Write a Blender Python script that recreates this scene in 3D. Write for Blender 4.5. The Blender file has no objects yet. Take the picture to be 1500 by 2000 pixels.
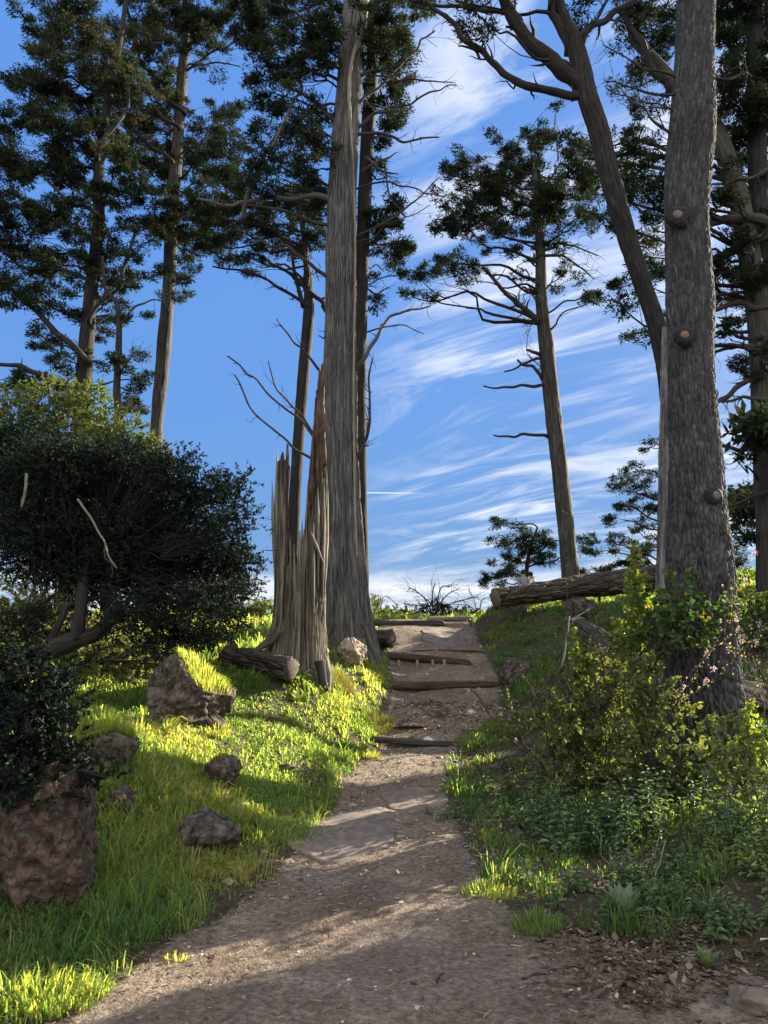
import bpy, bmesh, math
import numpy as np
from mathutils import Vector

# ------------------------------------------------------------------ camera, sky, sun, exposure
C = bpy.context.scene.collection
S = bpy.context.scene
PITCH = math.radians(11.0)
FPX = 1444.0                      # focal length in photo pixels (photo 1500 x 2000)
EYE = 1.6
cam = bpy.data.cameras.new('camera')
cam.sensor_fit = 'VERTICAL'
cam.sensor_height = 24.0
cam.lens = 24.0 * FPX / 2000.0
cam.clip_start = 0.05
cam.clip_end = 3000
camo = bpy.data.objects.new('camera', cam)
camo.location = (0, 0, EYE)
camo.rotation_euler = (math.radians(90) + PITCH, 0, 0)
C.objects.link(camo)
S.camera = camo
S.view_settings.view_transform = 'Standard'
S.view_settings.look = 'None'
S.view_settings.gamma = 1.0
S.view_settings.exposure = 2.12

SUN_AZ = math.radians(54)
SUN_EL = math.radians(24)
SUND = Vector((math.sin(SUN_AZ) * math.cos(SUN_EL), math.cos(SUN_AZ) * math.cos(SUN_EL), math.sin(SUN_EL)))
sl = bpy.data.lights.new('sun', 'SUN')
sl.energy = 5.0
sl.angle = math.radians(0.5)
sl.color = (1.0, 0.90, 0.72)
so = bpy.data.objects.new('sun', sl)
so.rotation_euler = SUND.to_track_quat('Z', 'Y').to_euler()
so.location = (10, 8, 20)
C.objects.link(so)


def pdir(px, py):
    xc = (px - 750) / FPX
    yc = (1000 - py) / FPX
    v = Vector((xc, math.cos(PITCH) - yc * math.sin(PITCH), math.sin(PITCH) + yc * math.cos(PITCH)))
    return v.normalized()


W = bpy.data.worlds.new('World')
S.world = W
W.use_nodes = True
nt = W.node_tree
nt.nodes.clear()


def N(nt, t, **kw):
    n = nt.nodes.new(t)
    for k, v in kw.items():
        if k == 'inp':
            for a, b in v.items():
                n.inputs[a].default_value = b
        else:
            setattr(n, k, v)
    return n


def L(nt, a, b):
    nt.links.new(a, b)


def M(nt, op, a, b=None, c=None, clamp=False):
    n = nt.nodes.new('ShaderNodeMath')
    n.operation = op
    n.use_clamp = clamp
    for i, v in enumerate((a, b, c)):
        if v is None:
            continue
        if isinstance(v, (int, float)):
            n.inputs[i].default_value = v
        else:
            nt.links.new(v, n.inputs[i])
    return n.outputs[0]


def RAMP(nt, fac, stops):
    r = nt.nodes.new('ShaderNodeValToRGB')
    e = r.color_ramp.elements
    while len(e) < len(stops):
        e.new(0.5)
    for i, (p, c) in enumerate(stops):
        e[i].position = p
        e[i].color = (c if len(c) == 4 else (*c, 1)) if isinstance(c, tuple) else (c, c, c, 1)
    nt.links.new(fac, r.inputs[0])
    return r.outputs[0]


def SSTEP(nt, x, lo, hi):
    n = nt.nodes.new('ShaderNodeMapRange')
    n.interpolation_type = 'SMOOTHSTEP'
    nt.links.new(x, n.inputs[0])
    n.inputs[1].default_value = lo
    n.inputs[2].default_value = hi
    return n.outputs[0]


SKYCAP = 1.55                      # the brightest clear air
sky = N(nt, 'ShaderNodeTexSky', sky_type='NISHITA', sun_disc=False, sun_elevation=SUN_EL, sun_rotation=SUN_AZ,
        air_density=1.0, dust_density=0.4, ozone_density=3.0)
hsv = N(nt, 'ShaderNodeHueSaturation', inp={'Hue': 0.508, 'Saturation': 1.22, 'Value': 1.0})
L(nt, sky.outputs[0], hsv.inputs['Color'])
lum = N(nt, 'ShaderNodeRGBToBW')
L(nt, hsv.outputs[0], lum.inputs[0])
soft = M(nt, 'POWER', M(nt, 'DIVIDE', SKYCAP, M(nt, 'MAXIMUM', lum.outputs[0], 0.05)), 0.75)
vm = N(nt, 'ShaderNodeVectorMath', operation='SCALE')
L(nt, hsv.outputs[0], vm.inputs[0])
L(nt, soft, vm.inputs['Scale'])
blu = N(nt, 'ShaderNodeMix', data_type='RGBA')
blu.inputs[0].default_value = 0.5
L(nt, vm.outputs[0], blu.inputs[6])
blu.inputs[7].default_value = (0.70, 1.62, 3.75, 1)
tc = N(nt, 'ShaderNodeTexCoord')
sx = N(nt, 'ShaderNodeSeparateXYZ')
L(nt, tc.outputs['Generated'], sx.inputs[0])
dx, dy, dz = sx.outputs
zz = M(nt, 'ADD', M(nt, 'MAXIMUM', dz, 0.0), 0.12)
ux = M(nt, 'DIVIDE', dx, zz)
uy = M(nt, 'DIVIDE', dy, zz)
# cirrus sheet, streaks combed by wind: coordinates turned and stretched
AW = math.radians(40)
ca, sa = math.cos(AW), math.sin(AW)
ru = M(nt, 'ADD', M(nt, 'MULTIPLY', ux, ca), M(nt, 'MULTIPLY', uy, -sa))
rv = M(nt, 'ADD', M(nt, 'MULTIPLY', ux, sa), M(nt, 'MULTIPLY', uy, ca))
cv = N(nt, 'ShaderNodeCombineXYZ')
L(nt, M(nt, 'MULTIPLY', ru, 0.8), cv.inputs[0])
L(nt, M(nt, 'MULTIPLY', rv, 2.6), cv.inputs[1])
n1 = N(nt, 'ShaderNodeTexNoise', inp={'Scale': 1.5, 'Detail': 11.0, 'Roughness': 0.64, 'Distortion': 1.1})
L(nt, cv.outputs[0], n1.inputs['Vector'])
cv2 = N(nt, 'ShaderNodeCombineXYZ')
L(nt, ux, cv2.inputs[0])
L(nt, uy, cv2.inputs[1])
n2 = N(nt, 'ShaderNodeTexNoise', inp={'Scale': 0.9, 'Detail': 3.0, 'Roughness': 0.5, 'Distortion': 0.3})
L(nt, cv2.outputs[0], n2.inputs['Vector'])
streak = SSTEP(nt, n1.outputs[0], 0.43, 0.70)
patch = SSTEP(nt, n2.outputs[0], 0.30, 0.56)
az = M(nt, 'ARCTAN2', dx, dy)
azm = SSTEP(nt, az, -0.10, 0.20)
cir = M(nt, 'MULTIPLY', M(nt, 'MULTIPLY', streak, patch), azm)
# low bank of cloud over the crest
low = M(nt, 'SUBTRACT', 1.0, SSTEP(nt, dz, 0.085, 0.125))
cv3 = N(nt, 'ShaderNodeCombineXYZ')
L(nt, M(nt, 'MULTIPLY', az, 2.2), cv3.inputs[0])
L(nt, M(nt, 'MULTIPLY', dz, 16.0), cv3.inputs[1])
n3 = N(nt, 'ShaderNodeTexNoise', inp={'Scale': 2.0, 'Detail': 7.0, 'Roughness': 0.55, 'Distortion': 0.4})
L(nt, cv3.outputs[0], n3.inputs['Vector'])
lowc = M(nt, 'MULTIPLY', low, SSTEP(nt, n3.outputs[0], 0.33, 0.62))
# old vapour trail high up
d0, d1 = pdir(700, 962), pdir(850, 964)
nrm = d0.cross(d1).normalized()


def DOT(v, name=None):
    n = nt.nodes.new('ShaderNodeVectorMath')
    n.operation = 'DOT_PRODUCT'
    nt.links.new(tc.outputs['Generated'], n.inputs[0])
    n.inputs[1].default_value = v
    return n.outputs['Value']


tdist = M(nt, 'ABSOLUTE', DOT(nrm))
tl = M(nt, 'SUBTRACT', 1.0, SSTEP(nt, tdist, 0.0003, 0.0013))
tx0 = SSTEP(nt, az, (640 - 750) / FPX, (700 - 750) / FPX)
tx1 = M(nt, 'SUBTRACT', 1.0, SSTEP(nt, az, (730 - 750) / FPX, (860 - 750) / FPX))
trail = M(nt, 'MULTIPLY', M(nt, 'MULTIPLY', tl, tx0), tx1)
mask = M(nt, 'ADD', M(nt, 'ADD', M(nt, 'MULTIPLY', cir, 0.95), M(nt, 'MULTIPLY', lowc, 0.9)), M(nt, 'MULTIPLY', trail, 0.7), clamp=True)
mx = N(nt, 'ShaderNodeMix', data_type='RGBA')
L(nt, mask, mx.inputs[0])
L(nt, blu.outputs[2], mx.inputs[6])
mx.inputs[7].default_value = (4.9, 5.05, 5.3, 1)
# added fill light: bright cloud in unseen sky behind, extra glow round the sun
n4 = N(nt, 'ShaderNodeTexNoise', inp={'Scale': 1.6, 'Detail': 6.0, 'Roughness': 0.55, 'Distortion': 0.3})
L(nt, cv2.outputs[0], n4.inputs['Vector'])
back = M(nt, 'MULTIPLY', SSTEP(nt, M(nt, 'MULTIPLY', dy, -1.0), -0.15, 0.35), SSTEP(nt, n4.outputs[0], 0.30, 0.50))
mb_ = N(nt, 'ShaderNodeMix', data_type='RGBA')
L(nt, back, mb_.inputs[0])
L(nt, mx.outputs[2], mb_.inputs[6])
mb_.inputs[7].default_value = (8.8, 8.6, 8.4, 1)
sdot = M(nt, 'MAXIMUM', DOT(tuple(SUND)), 0.0)
glow = M(nt, 'MULTIPLY', M(nt, 'POWER', sdot, 30.0), 14.0)
ga = N(nt, 'ShaderNodeVectorMath', operation='SCALE')
ga.inputs[0].default_value = (1.0, 0.95, 0.86)
L(nt, glow, ga.inputs['Scale'])
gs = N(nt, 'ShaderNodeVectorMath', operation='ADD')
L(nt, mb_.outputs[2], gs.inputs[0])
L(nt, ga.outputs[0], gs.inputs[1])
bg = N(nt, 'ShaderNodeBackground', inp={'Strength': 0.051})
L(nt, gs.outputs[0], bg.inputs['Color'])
wo = N(nt, 'ShaderNodeOutputWorld')
L(nt, bg.outputs[0], wo.inputs[0])

# ------------------------------------------------------------------ helpers
R = np.random.default_rng(7)
TH = PITCH


def P(px, py, d):
    xc = (px - 750) / FPX
    yc = (1000 - py) / FPX
    t = d / (math.cos(TH) - yc * math.sin(TH))
    return np.array([xc * t, d, EYE + t * (math.sin(TH) + yc * math.cos(TH))])


def MPP(py, d):                     # metres per photo pixel
    yc = (1000 - py) / FPX
    return d / (math.cos(TH) - yc * math.sin(TH)) / FPX


def _hash(ix, iy, iz, seed):
    h = (ix * 374761393 + iy * 668265263 + iz * 2147483647 + seed * 1274126177) & 0xFFFFFFFF
    h = ((h ^ (h >> 13)) * 1274126177) & 0xFFFFFFFF
    h = (h ^ (h >> 16)) & 0xFFFFFFFF
    return h / 4294967295.0


def vnoise(p, seed=0):
    p = np.asarray(p, float)
    i = np.floor(p).astype(np.int64)
    f = p - i
    f = f * f * (3 - 2 * f)
    o = 0
    for a in (0, 1):
        wx = f[..., 0] if a else 1 - f[..., 0]
        for b in (0, 1):
            wy = f[..., 1] if b else 1 - f[..., 1]
            for c in (0, 1):
                wz = f[..., 2] if c else 1 - f[..., 2]
                o = o + wx * wy * wz * _hash(i[..., 0] + a, i[..., 1] + b, i[..., 2] + c, seed)
    return o * 2 - 1


def fbm(p, seed=0, octv=4, gain=0.5):
    o, a, s = 0, 1.0, 0
    p = np.asarray(p, float)
    for k in range(octv):
        o = o + a * vnoise(p, seed + k * 17)
        s += a
        a *= gain
        p = p * 2.03
    return o / s


def wloc(o):
    v = np.zeros(3)
    while o is not None:
        v += np.array(o.location)
        o = o.parent
    return v


class MB:
    """collects vertices and faces of ONE mesh"""

    def __init__(s):
        s.v, s.q, s.t, s.n, s.a, s.b = [], [], [], 0, [], []

    def add(s, V, Q=None, T=None, tint=None, bark=None):
        V = np.asarray(V, float).reshape(-1, 3)
        s.v.append(V)
        if Q is not None and len(Q):
            s.q.append(np.asarray(Q, np.int64).reshape(-1, 4) + s.n)
        if T is not None and len(T):
            s.t.append(np.asarray(T, np.int64).reshape(-1, 3) + s.n)
        s.a.append(np.zeros(len(V)) + 0.5 if tint is None else np.broadcast_to(tint, (len(V),)))
        s.b.append(np.zeros((len(V), 3)) if bark is None else bark)
        s.n += len(V)

    def build(s, name, mat, parent=None, smooth=True):
        V = np.concatenate(s.v) if s.v else np.zeros((0, 3))
        V = V - wloc(parent)
        Q = np.concatenate(s.q) if s.q else np.zeros((0, 4), np.int64)
        T = np.concatenate(s.t) if s.t else np.zeros((0, 3), np.int64)
        me = bpy.data.meshes.new(name)
        me.vertices.add(len(V))
        me.vertices.foreach_set('co', V.astype(np.float32).ravel())
        li = np.concatenate([Q.ravel(), T.ravel()]).astype(np.int32)
        me.loops.add(len(li))
        me.loops.foreach_set('vertex_index', li)
        nf = len(Q) + len(T)
        me.polygons.add(nf)
        st = np.concatenate([np.arange(len(Q)) * 4, len(Q) * 4 + np.arange(len(T)) * 3]).astype(np.int32)
        me.polygons.foreach_set('loop_start', st)
        me.polygons.foreach_set('use_smooth', np.full(nf, smooth))
        me.update(calc_edges=True)
        at = me.attributes.new('tint', 'FLOAT', 'POINT')
        at.data.foreach_set('value', np.concatenate(s.a).astype(np.float32))
        at = me.attributes.new('bark', 'FLOAT_VECTOR', 'POINT')
        at.data.foreach_set('vector', np.concatenate(s.b).astype(np.float32).ravel())
        me.materials.append(mat)
        o = bpy.data.objects.new(name, me)
        C.objects.link(o)
        o.parent = parent
        return o


def thing(name, label, cat, loc, group=None):
    o = bpy.data.objects.new(name, None)
    o.empty_display_size = 0.1
    C.objects.link(o)
    o.location = tuple(float(v) for v in loc)
    o['label'] = label
    o['category'] = cat
    if group:
        o['group'] = group
    return o


def tag(o, label, cat, group=None, kind=None):
    o['label'] = label
    o['category'] = cat
    if group:
        o['group'] = group
    if kind:
        o['kind'] = kind
    return o


def resample(pts, n):
    pts = np.asarray(pts, float)
    if len(pts) > 2:                                    # Catmull-Rom
        p = np.vstack([2 * pts[0] - pts[1], pts, 2 * pts[-1] - pts[-2]])
        out = []
        for i in range(1, len(p) - 2):
            t = np.linspace(0, 1, 12, endpoint=False)[:, None]
            a, b, c, d = p[i - 1], p[i], p[i + 1], p[i + 2]
            out.append(0.5 * ((2 * b) + (-a + c) * t + (2 * a - 5 * b + 4 * c - d) * t ** 2 + (-a + 3 * b - 3 * c + d) * t ** 3))
        pts = np.vstack(out + [pts[-1:]])
    seg = np.linalg.norm(np.diff(pts[:, :3], axis=0), axis=1)
    l = np.concatenate([[0], np.cumsum(seg)])
    q = np.linspace(0, l[-1], n)
    return np.stack([np.interp(q, l, pts[:, k]) for k in range(pts.shape[1])], 1), q


def tube(mb, pts, rad, nseg=8, rows=None, disp=None, cap=True, tint=0.5, boff=0.0):
    """pts (k,3), rad scalar list; disp(theta, len, r)->dr"""
    pts = np.asarray(pts, float)
    rad = np.broadcast_to(np.asarray(rad, float), (len(pts),)) if np.ndim(rad) else np.full(len(pts), float(rad))
    A = np.hstack([pts, rad[:, None]])
    rows = rows or max(3, len(pts))
    A, ln = resample(A, rows)
    p, r = A[:, :3], np.maximum(A[:, 3], 0.0005)
    t = np.gradient(p, axis=0)
    t /= np.linalg.norm(t, axis=1)[:, None] + 1e-9
    ref = np.array([0, 1.0, 0]) if abs(t[0, 1]) < 0.8 else np.array([1.0, 0, 0])
    U = np.zeros_like(p)
    u = ref - t[0] * ref.dot(t[0])
    for i in range(rows):
        u = u - t[i] * u.dot(t[i])
        u /= np.linalg.norm(u) + 1e-9
        U[i] = u
    Vv = np.cross(t, U)
    th = np.linspace(0, 2 * math.pi, nseg, endpoint=False)
    c, s = np.cos(th), np.sin(th)
    TH2, LN2 = np.meshgrid(th, ln)
    RR = np.repeat(r[:, None], nseg, 1)
    if disp is not None:
        dv = disp(TH2, LN2 + boff, RR)
        if isinstance(dv, tuple):
            dv, tn = dv
            tint = np.concatenate([tn.ravel(), [.5, .5]]) if cap else tn.ravel()
        RR = RR + dv
    X = p[:, None] + RR[..., None] * (U[:, None] * c[None, :, None] + Vv[:, None] * s[None, :, None])
    rm = float(np.mean(r))
    B = np.stack([np.cos(TH2) * rm, np.sin(TH2) * rm, LN2 + boff], -1)
    i = np.arange(rows - 1)[:, None] * nseg
    j = np.arange(nseg)[None]
    j2 = (j + 1) % nseg
    Q = np.stack([i + j, i + j2, i + nseg + j2, i + nseg + j], -1).reshape(-1, 4)
    V = X.reshape(-1, 3)
    Bk = B.reshape(-1, 3)
    T = []
    if cap:
        n0 = len(V)
        V = np.vstack([V, p[:1], p[-1:]])
        Bk = np.vstack([Bk, [[0, 0, boff]], [[0, 0, ln[-1] + boff]]])
        jj = np.arange(nseg)
        T = np.vstack([np.stack([np.full(nseg, n0), (jj + 1) % nseg, jj], 1),
                       np.stack([np.full(nseg, n0 + 1), (rows - 1) * nseg + jj, (rows - 1) * nseg + (jj + 1) % nseg], 1)])
    mb.add(V, Q, T, tint=tint, bark=Bk)
    return p, r


def cells(u, v, nu, seed):
    iu, iv = np.floor(u).astype(np.int64), np.floor(v).astype(np.int64)
    f1 = np.full(u.shape, 9.0)
    f2 = np.full(u.shape, 9.0)
    idv = np.zeros(u.shape)
    for a in (-1, 0, 1):
        for b in (-1, 0, 1):
            cu, cv = iu + a, iv + b
            cm = np.mod(cu, nu)
            h1, h2 = _hash(cm, cv, 0 * cm, seed), _hash(cm, cv, 0 * cm + 1, seed)
            d_ = np.hypot(u - cu - .1 - .8 * h1, v - cv - .1 - .8 * h2)
            nw = d_ < f1
            f2 = np.where(nw, f1, np.minimum(f2, d_))
            idv = np.where(nw, _hash(cm, cv, 0 * cm + 2, seed), idv)
            f1 = np.where(nw, d_, f1)
    return f1, f2, idv


def plates(cw, ch, depth, seed, warp=.35, edge_=.22, big=.03, step_=.45, tv=.5):
    '''bark broken in plates or strips cw wide and ch long, grooves depth deep (number or function of length)'''
    def f(th, ln, r):
        nu = max(3, int(round(2 * math.pi * r.mean() / cw)))
        c3 = np.stack([np.cos(th) * r.mean() / cw * .35, np.sin(th) * r.mean() / cw * .35, ln / ch * .8], -1).reshape(-1, 3)
        wu = fbm(c3, seed, 3).reshape(th.shape) * warp * 2.2
        wv = fbm(c3 + 31.7, seed, 3).reshape(th.shape) * warp * 2
        u = th / (2 * math.pi) * nu + wu
        v = ln / ch + wv
        f1, f2, idv = cells(u, v, nu, seed)
        ck = np.clip((f2 - f1) / edge_, 0, 1)
        ck = ck * ck * (3 - 2 * ck)
        dd = depth(ln) if callable(depth) else depth
        fine = fbm(np.stack([np.cos(th) * r * 40, np.sin(th) * r * 40, ln * 9], -1).reshape(-1, 3), seed + 3, 3).reshape(th.shape)
        bg_ = fbm(np.stack([np.cos(th) * r * 3, np.sin(th) * r * 3, ln * .9], -1).reshape(-1, 3), seed + 5, 3).reshape(th.shape)
        dr = dd * (ck - 1) + dd * step_ * (idv - .5) + dd * .35 * fine + big * bg_
        return dr, np.clip(.5 + tv * (idv - .5) + .25 * fine, 0, 1)
    return f


def unit(v):
    return v / (np.linalg.norm(v, axis=-1, keepdims=True) + 1e-9)


def rdir(n, zb=0.0, rng=R):
    v = rng.normal(size=(n, 3))
    v[:, 2] += zb
    return unit(v)


def blades(mb, B, D, Ln, Wd, tint, fold=0.0, rng=R):
    """single diamond leaves: base B, direction D"""
    n = len(B)
    Ln = np.broadcast_to(Ln, (n,))[:, None]
    Wd = np.broadcast_to(Wd, (n,))[:, None]
    s = unit(np.cross(D, rdir(n, rng=rng)))
    nn = np.cross(D, s)
    m = B + D * Ln * 0.45
    V = np.stack([B, m + s * Wd * 0.5, B + D * Ln + nn * Ln * fold, m - s * Wd * 0.5], 1)
    mb.add(V.reshape(-1, 3), np.arange(4 * n).reshape(-1, 4), tint=np.repeat(np.broadcast_to(tint, (n,)), 4))


def broad(mb, B, D, Ln, Wd, tint, up=0.6, rng=R, droop=0.15):
    """broad leaf, two quads folded along the midrib; faces roughly up"""
    n = len(B)
    Ln = np.broadcast_to(Ln, (n,))[:, None]
    Wd = np.broadcast_to(Wd, (n,))[:, None]
    nr = unit(rdir(n, rng=rng) * (1 - up) + np.array([0, 0, 1.0]) * up)
    s = unit(np.cross(D, nr))
    nr = np.cross(s, D)
    a = B + D * Ln * 0.28 + nr * Ln * 0.06
    b = B + D * Ln * 0.68 + nr * Ln * 0.02
    tip = B + D * Ln - nr * Ln * droop
    V = np.stack([B, a + s * Wd * 0.5 + nr * Wd * .1, b + s * Wd * 0.40 + nr * Wd * .08, tip, b - s * Wd * 0.40 + nr * Wd * .08, a - s * Wd * 0.5 + nr * Wd * .1], 1)
    k = np.arange(n)[:, None] * 6
    Q = np.concatenate([k + np.array([0, 1, 2, 3]), k + np.array([0, 3, 4, 5])])
    mb.add(V.reshape(-1, 3), Q, tint=np.repeat(np.broadcast_to(tint, (n,)), 6))


def grass(mb, B, H, Wd, tint, lean=0.5, rng=R, az=None):
    n = len(B)
    H = np.broadcast_to(H, (n,))[:, None]
    Wd = np.broadcast_to(Wd, (n,))[:, None]
    a = rng.uniform(0, 2 * math.pi, n) if az is None else az
    h = np.stack([np.cos(a), np.sin(a), np.zeros(n)], 1)
    b = a + rng.uniform(0.9, 2.2, n)
    s = np.stack([np.cos(b), np.sin(b), np.zeros(n)], 1)
    ln = (rng.uniform(0.1, 1.15, n)[:, None] * lean)
    z = np.array([0, 0, 1.0])
    p1 = B + H * (0.45 * z + 0.16 * ln * h)
    p2 = B + H * ((0.80 - .12 * ln) * z + 0.46 * ln * h)
    p3 = B + H * ((0.98 - 0.55 * ln) * z + 0.92 * ln * h)
    V = np.stack([B - s * Wd * .35, B + s * Wd * .35, p1 + s * Wd * .5, p1 - s * Wd * .5, p2 + s * Wd * .35, p2 - s * Wd * .35, p3], 1)
    k = np.arange(n)[:, None] * 7
    Q = np.concatenate([k + np.array([0, 1, 2, 3]), k + np.array([3, 2, 4, 5])])
    T = k + np.array([5, 4, 6])
    tt = np.broadcast_to(tint, (n,))
    mb.add(V.reshape(-1, 3), Q, T, tint=np.repeat(tt, 7))


# ------------------------------------------------------------------ materials
def newmat(name):
    m = bpy.data.materials.new(name)
    m.use_nodes = True
    m.node_tree.nodes.clear()
    return m, m.node_tree


def leafmat(name, stops, trans=0.4, gloss=0.06, rough=0.45, tsat=None):
    m, t = newmat(name)
    at = N(t, 'ShaderNodeAttribute', attribute_name='tint')
    col = RAMP(t, at.outputs['Fac'], stops)
    d = N(t, 'ShaderNodeBsdfDiffuse')
    L(t, col, d.inputs[0])
    tr = N(t, 'ShaderNodeBsdfTranslucent')
    mixc = N(t, 'ShaderNodeMix', data_type='RGBA', blend_type='MULTIPLY')
    mixc.inputs[0].default_value = 1.0
    L(t, col, mixc.inputs[6])
    mixc.inputs[7].default_value = tsat or (1.5, 1.35, 0.6, 1)
    L(t, mixc.outputs[2], tr.inputs[0])
    a = N(t, 'ShaderNodeMixShader', inp={0: trans})
    L(t, d.outputs[0], a.inputs[1])
    L(t, tr.outputs[0], a.inputs[2])
    g = N(t, 'ShaderNodeBsdfGlossy', inp={'Roughness': rough})
    g.inputs[0].default_value = (0.8, 0.85, 0.9, 1)
    b = N(t, 'ShaderNodeMixShader', inp={0: gloss})
    L(t, a.outputs[0], b.inputs[1])
    L(t, g.outputs[0], b.inputs[2])
    o = N(t, 'ShaderNodeOutputMaterial')
    L(t, b.outputs[0], o.inputs[0])
    return m


def barkmat(name, c0, c1, c2, scale=14.0, stretch=0.12, crack=0.0, bump=0.6, moss=None, crackscale=9.0, cstretch=0.4):
    m, t = newmat(name)
    at = N(t, 'ShaderNodeAttribute', attribute_name='bark')
    mp = N(t, 'ShaderNodeMapping')
    mp.inputs['Scale'].default_value = (1, 1, stretch)
    L(t, at.outputs['Vector'], mp.inputs[0])
    n = N(t, 'ShaderNodeTexNoise', inp={'Scale': scale, 'Detail': 8.0, 'Roughness': 0.65, 'Distortion': 0.4})
    L(t, mp.outputs[0], n.inputs['Vector'])
    nb = N(t, 'ShaderNodeTexNoise', inp={'Scale': 1.6, 'Detail': 4.0, 'Roughness': 0.6})
    L(t, at.outputs['Vector'], nb.inputs['Vector'])
    h = n.outputs[0]
    if crack > 0:
        mp2 = N(t, 'ShaderNodeMapping')
        mp2.inputs['Scale'].default_value = (1, 1, cstretch)
        nd = N(t, 'ShaderNodeTexNoise', inp={'Scale': 7.0, 'Detail': 3.0})
        L(t, at.outputs['Vector'], nd.inputs['Vector'])
        mvx = N(t, 'ShaderNodeMix', data_type='VECTOR')
        mvx.inputs[0].default_value = 0.10
        L(t, at.outputs['Vector'], mvx.inputs[4])
        L(t, nd.outputs['Color'], mvx.inputs[5])
        L(t, mvx.outputs[1], mp2.inputs[0])
        vo = N(t, 'ShaderNodeTexVoronoi', feature='DISTANCE_TO_EDGE', inp={'Scale': crackscale})
        L(t, mp2.outputs[0], vo.inputs['Vector'])
        ck = SSTEP(t, vo.outputs['Distance'], 0.0, 0.16)
        h = M(t, 'ADD', M(t, 'MULTIPLY', h, 1 - crack), M(t, 'MULTIPLY', ck, crack))
    hh = M(t, 'ADD', M(t, 'MULTIPLY', h, 0.8), M(t, 'MULTIPLY', nb.outputs[0], 0.3))
    col = RAMP(t, hh, [(0.30, c0), (0.52, c1), (0.78, c2)])
    tn = N(t, 'ShaderNodeAttribute', attribute_name='tint')
    vs = N(t, 'ShaderNodeVectorMath', operation='SCALE')
    L(t, col, vs.inputs[0])
    L(t, M(t, 'ADD', M(t, 'MULTIPLY', tn.outputs['Fac'], 1.3), 0.35), vs.inputs['Scale'])
    col = vs.outputs[0]
    if moss:
        nm = N(t, 'ShaderNodeTexNoise', inp={'Scale': 2.3, 'Detail': 6.0, 'Roughness': 0.7})
        L(t, at.outputs['Vector'], nm.inputs['Vector'])
        mk = M(t, 'MULTIPLY', SSTEP(t, nm.outputs[0], 0.52, 0.68), 0.6)
        mc = N(t, 'ShaderNodeMix', data_type='RGBA')
        L(t, mk, mc.inputs[0])
        L(t, col, mc.inputs[6])
        mc.inputs[7].default_value = (*moss, 1)
        col = mc.outputs[2]
    b = N(t, 'ShaderNodeBump', inp={'Strength': bump, 'Distance': 0.02})
    L(t, hh, b.inputs['Height'])
    p = N(t, 'ShaderNodeBsdfPrincipled', inp={'Roughness': 0.9})
    p.inputs['Specular IOR Level'].default_value = 0.25
    L(t, col, p.inputs['Base Color'])
    L(t, b.outputs[0], p.inputs['Normal'])
    o = N(t, 'ShaderNodeOutputMaterial')
    L(t, p.outputs[0], o.inputs[0])
    return m


def objmat(name, stops, scale=6.0, bump=0.5, dist=0.02, rough=0.9, crack=0.0, cscale=8.0, stretch=(1, 1, 1), lichen=None):
    m, t = newmat(name)
    tcx = N(t, 'ShaderNodeTexCoord')
    mp = N(t, 'ShaderNodeMapping')
    mp.inputs['Scale'].default_value = stretch
    L(t, tcx.outputs['Object'], mp.inputs[0])
    n = N(t, 'ShaderNodeTexNoise', inp={'Scale': scale, 'Detail': 10.0, 'Roughness': 0.65, 'Distortion': 0.3})
    L(t, mp.outputs[0], n.inputs['Vector'])
    h = n.outputs[0]
    if crack > 0:
        vo = N(t, 'ShaderNodeTexVoronoi', feature='DISTANCE_TO_EDGE', inp={'Scale': cscale})
        nd = N(t, 'ShaderNodeTexNoise', inp={'Scale': 5.0, 'Detail': 4.0})
        L(t, tcx.outputs['Object'], nd.inputs['Vector'])
        mvx = N(t, 'ShaderNodeMix', data_type='VECTOR')
        mvx.inputs[0].default_value = 0.25
        L(t, mp.outputs[0], mvx.inputs[4])
        L(t, nd.outputs['Color'], mvx.inputs[5])
        L(t, mvx.outputs[1], vo.inputs['Vector'])
        ck = SSTEP(t, vo.outputs['Distance'], 0.0, 0.1)
        h = M(t, 'ADD', M(t, 'MULTIPLY', h, 1 - crack), M(t, 'MULTIPLY', ck, crack))
    col = RAMP(t, h, stops)
    if lichen:
        nm = N(t, 'ShaderNodeTexNoise', inp={'Scale': 9.0, 'Detail': 6.0, 'Roughness': 0.75})
        L(t, tcx.outputs['Object'], nm.inputs['Vector'])
        mc = N(t, 'ShaderNodeMix', data_type='RGBA')
        L(t, M(t, 'MULTIPLY', SSTEP(t, nm.outputs[0], 0.55, 0.66), 0.6), mc.inputs[0])
        L(t, col, mc.inputs[6])
        mc.inputs[7].default_value = (*lichen, 1)
        col = mc.outputs[2]
    b = N(t, 'ShaderNodeBump', inp={'Strength': bump, 'Distance': dist})
    L(t, h, b.inputs['Height'])
    p = N(t, 'ShaderNodeBsdfPrincipled', inp={'Roughness': rough})
    p.inputs['Specular IOR Level'].default_value = 0.25
    L(t, col, p.inputs['Base Color'])
    L(t, b.outputs[0], p.inputs['Normal'])
    o = N(t, 'ShaderNodeOutputMaterial')
    L(t, p.outputs[0], o.inputs[0])
    return m


def tintmat(name, stops, rough=0.85):
    m, t = newmat(name)
    at = N(t, 'ShaderNodeAttribute', attribute_name='tint')
    col = RAMP(t, at.outputs['Fac'], stops)
    p = N(t, 'ShaderNodeBsdfPrincipled', inp={'Roughness': rough})
    p.inputs['Specular IOR Level'].default_value = 0.3
    L(t, col, p.inputs['Base Color'])
    o = N(t, 'ShaderNodeOutputMaterial')
    L(t, p.outputs[0], o.inputs[0])
    return m


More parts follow.
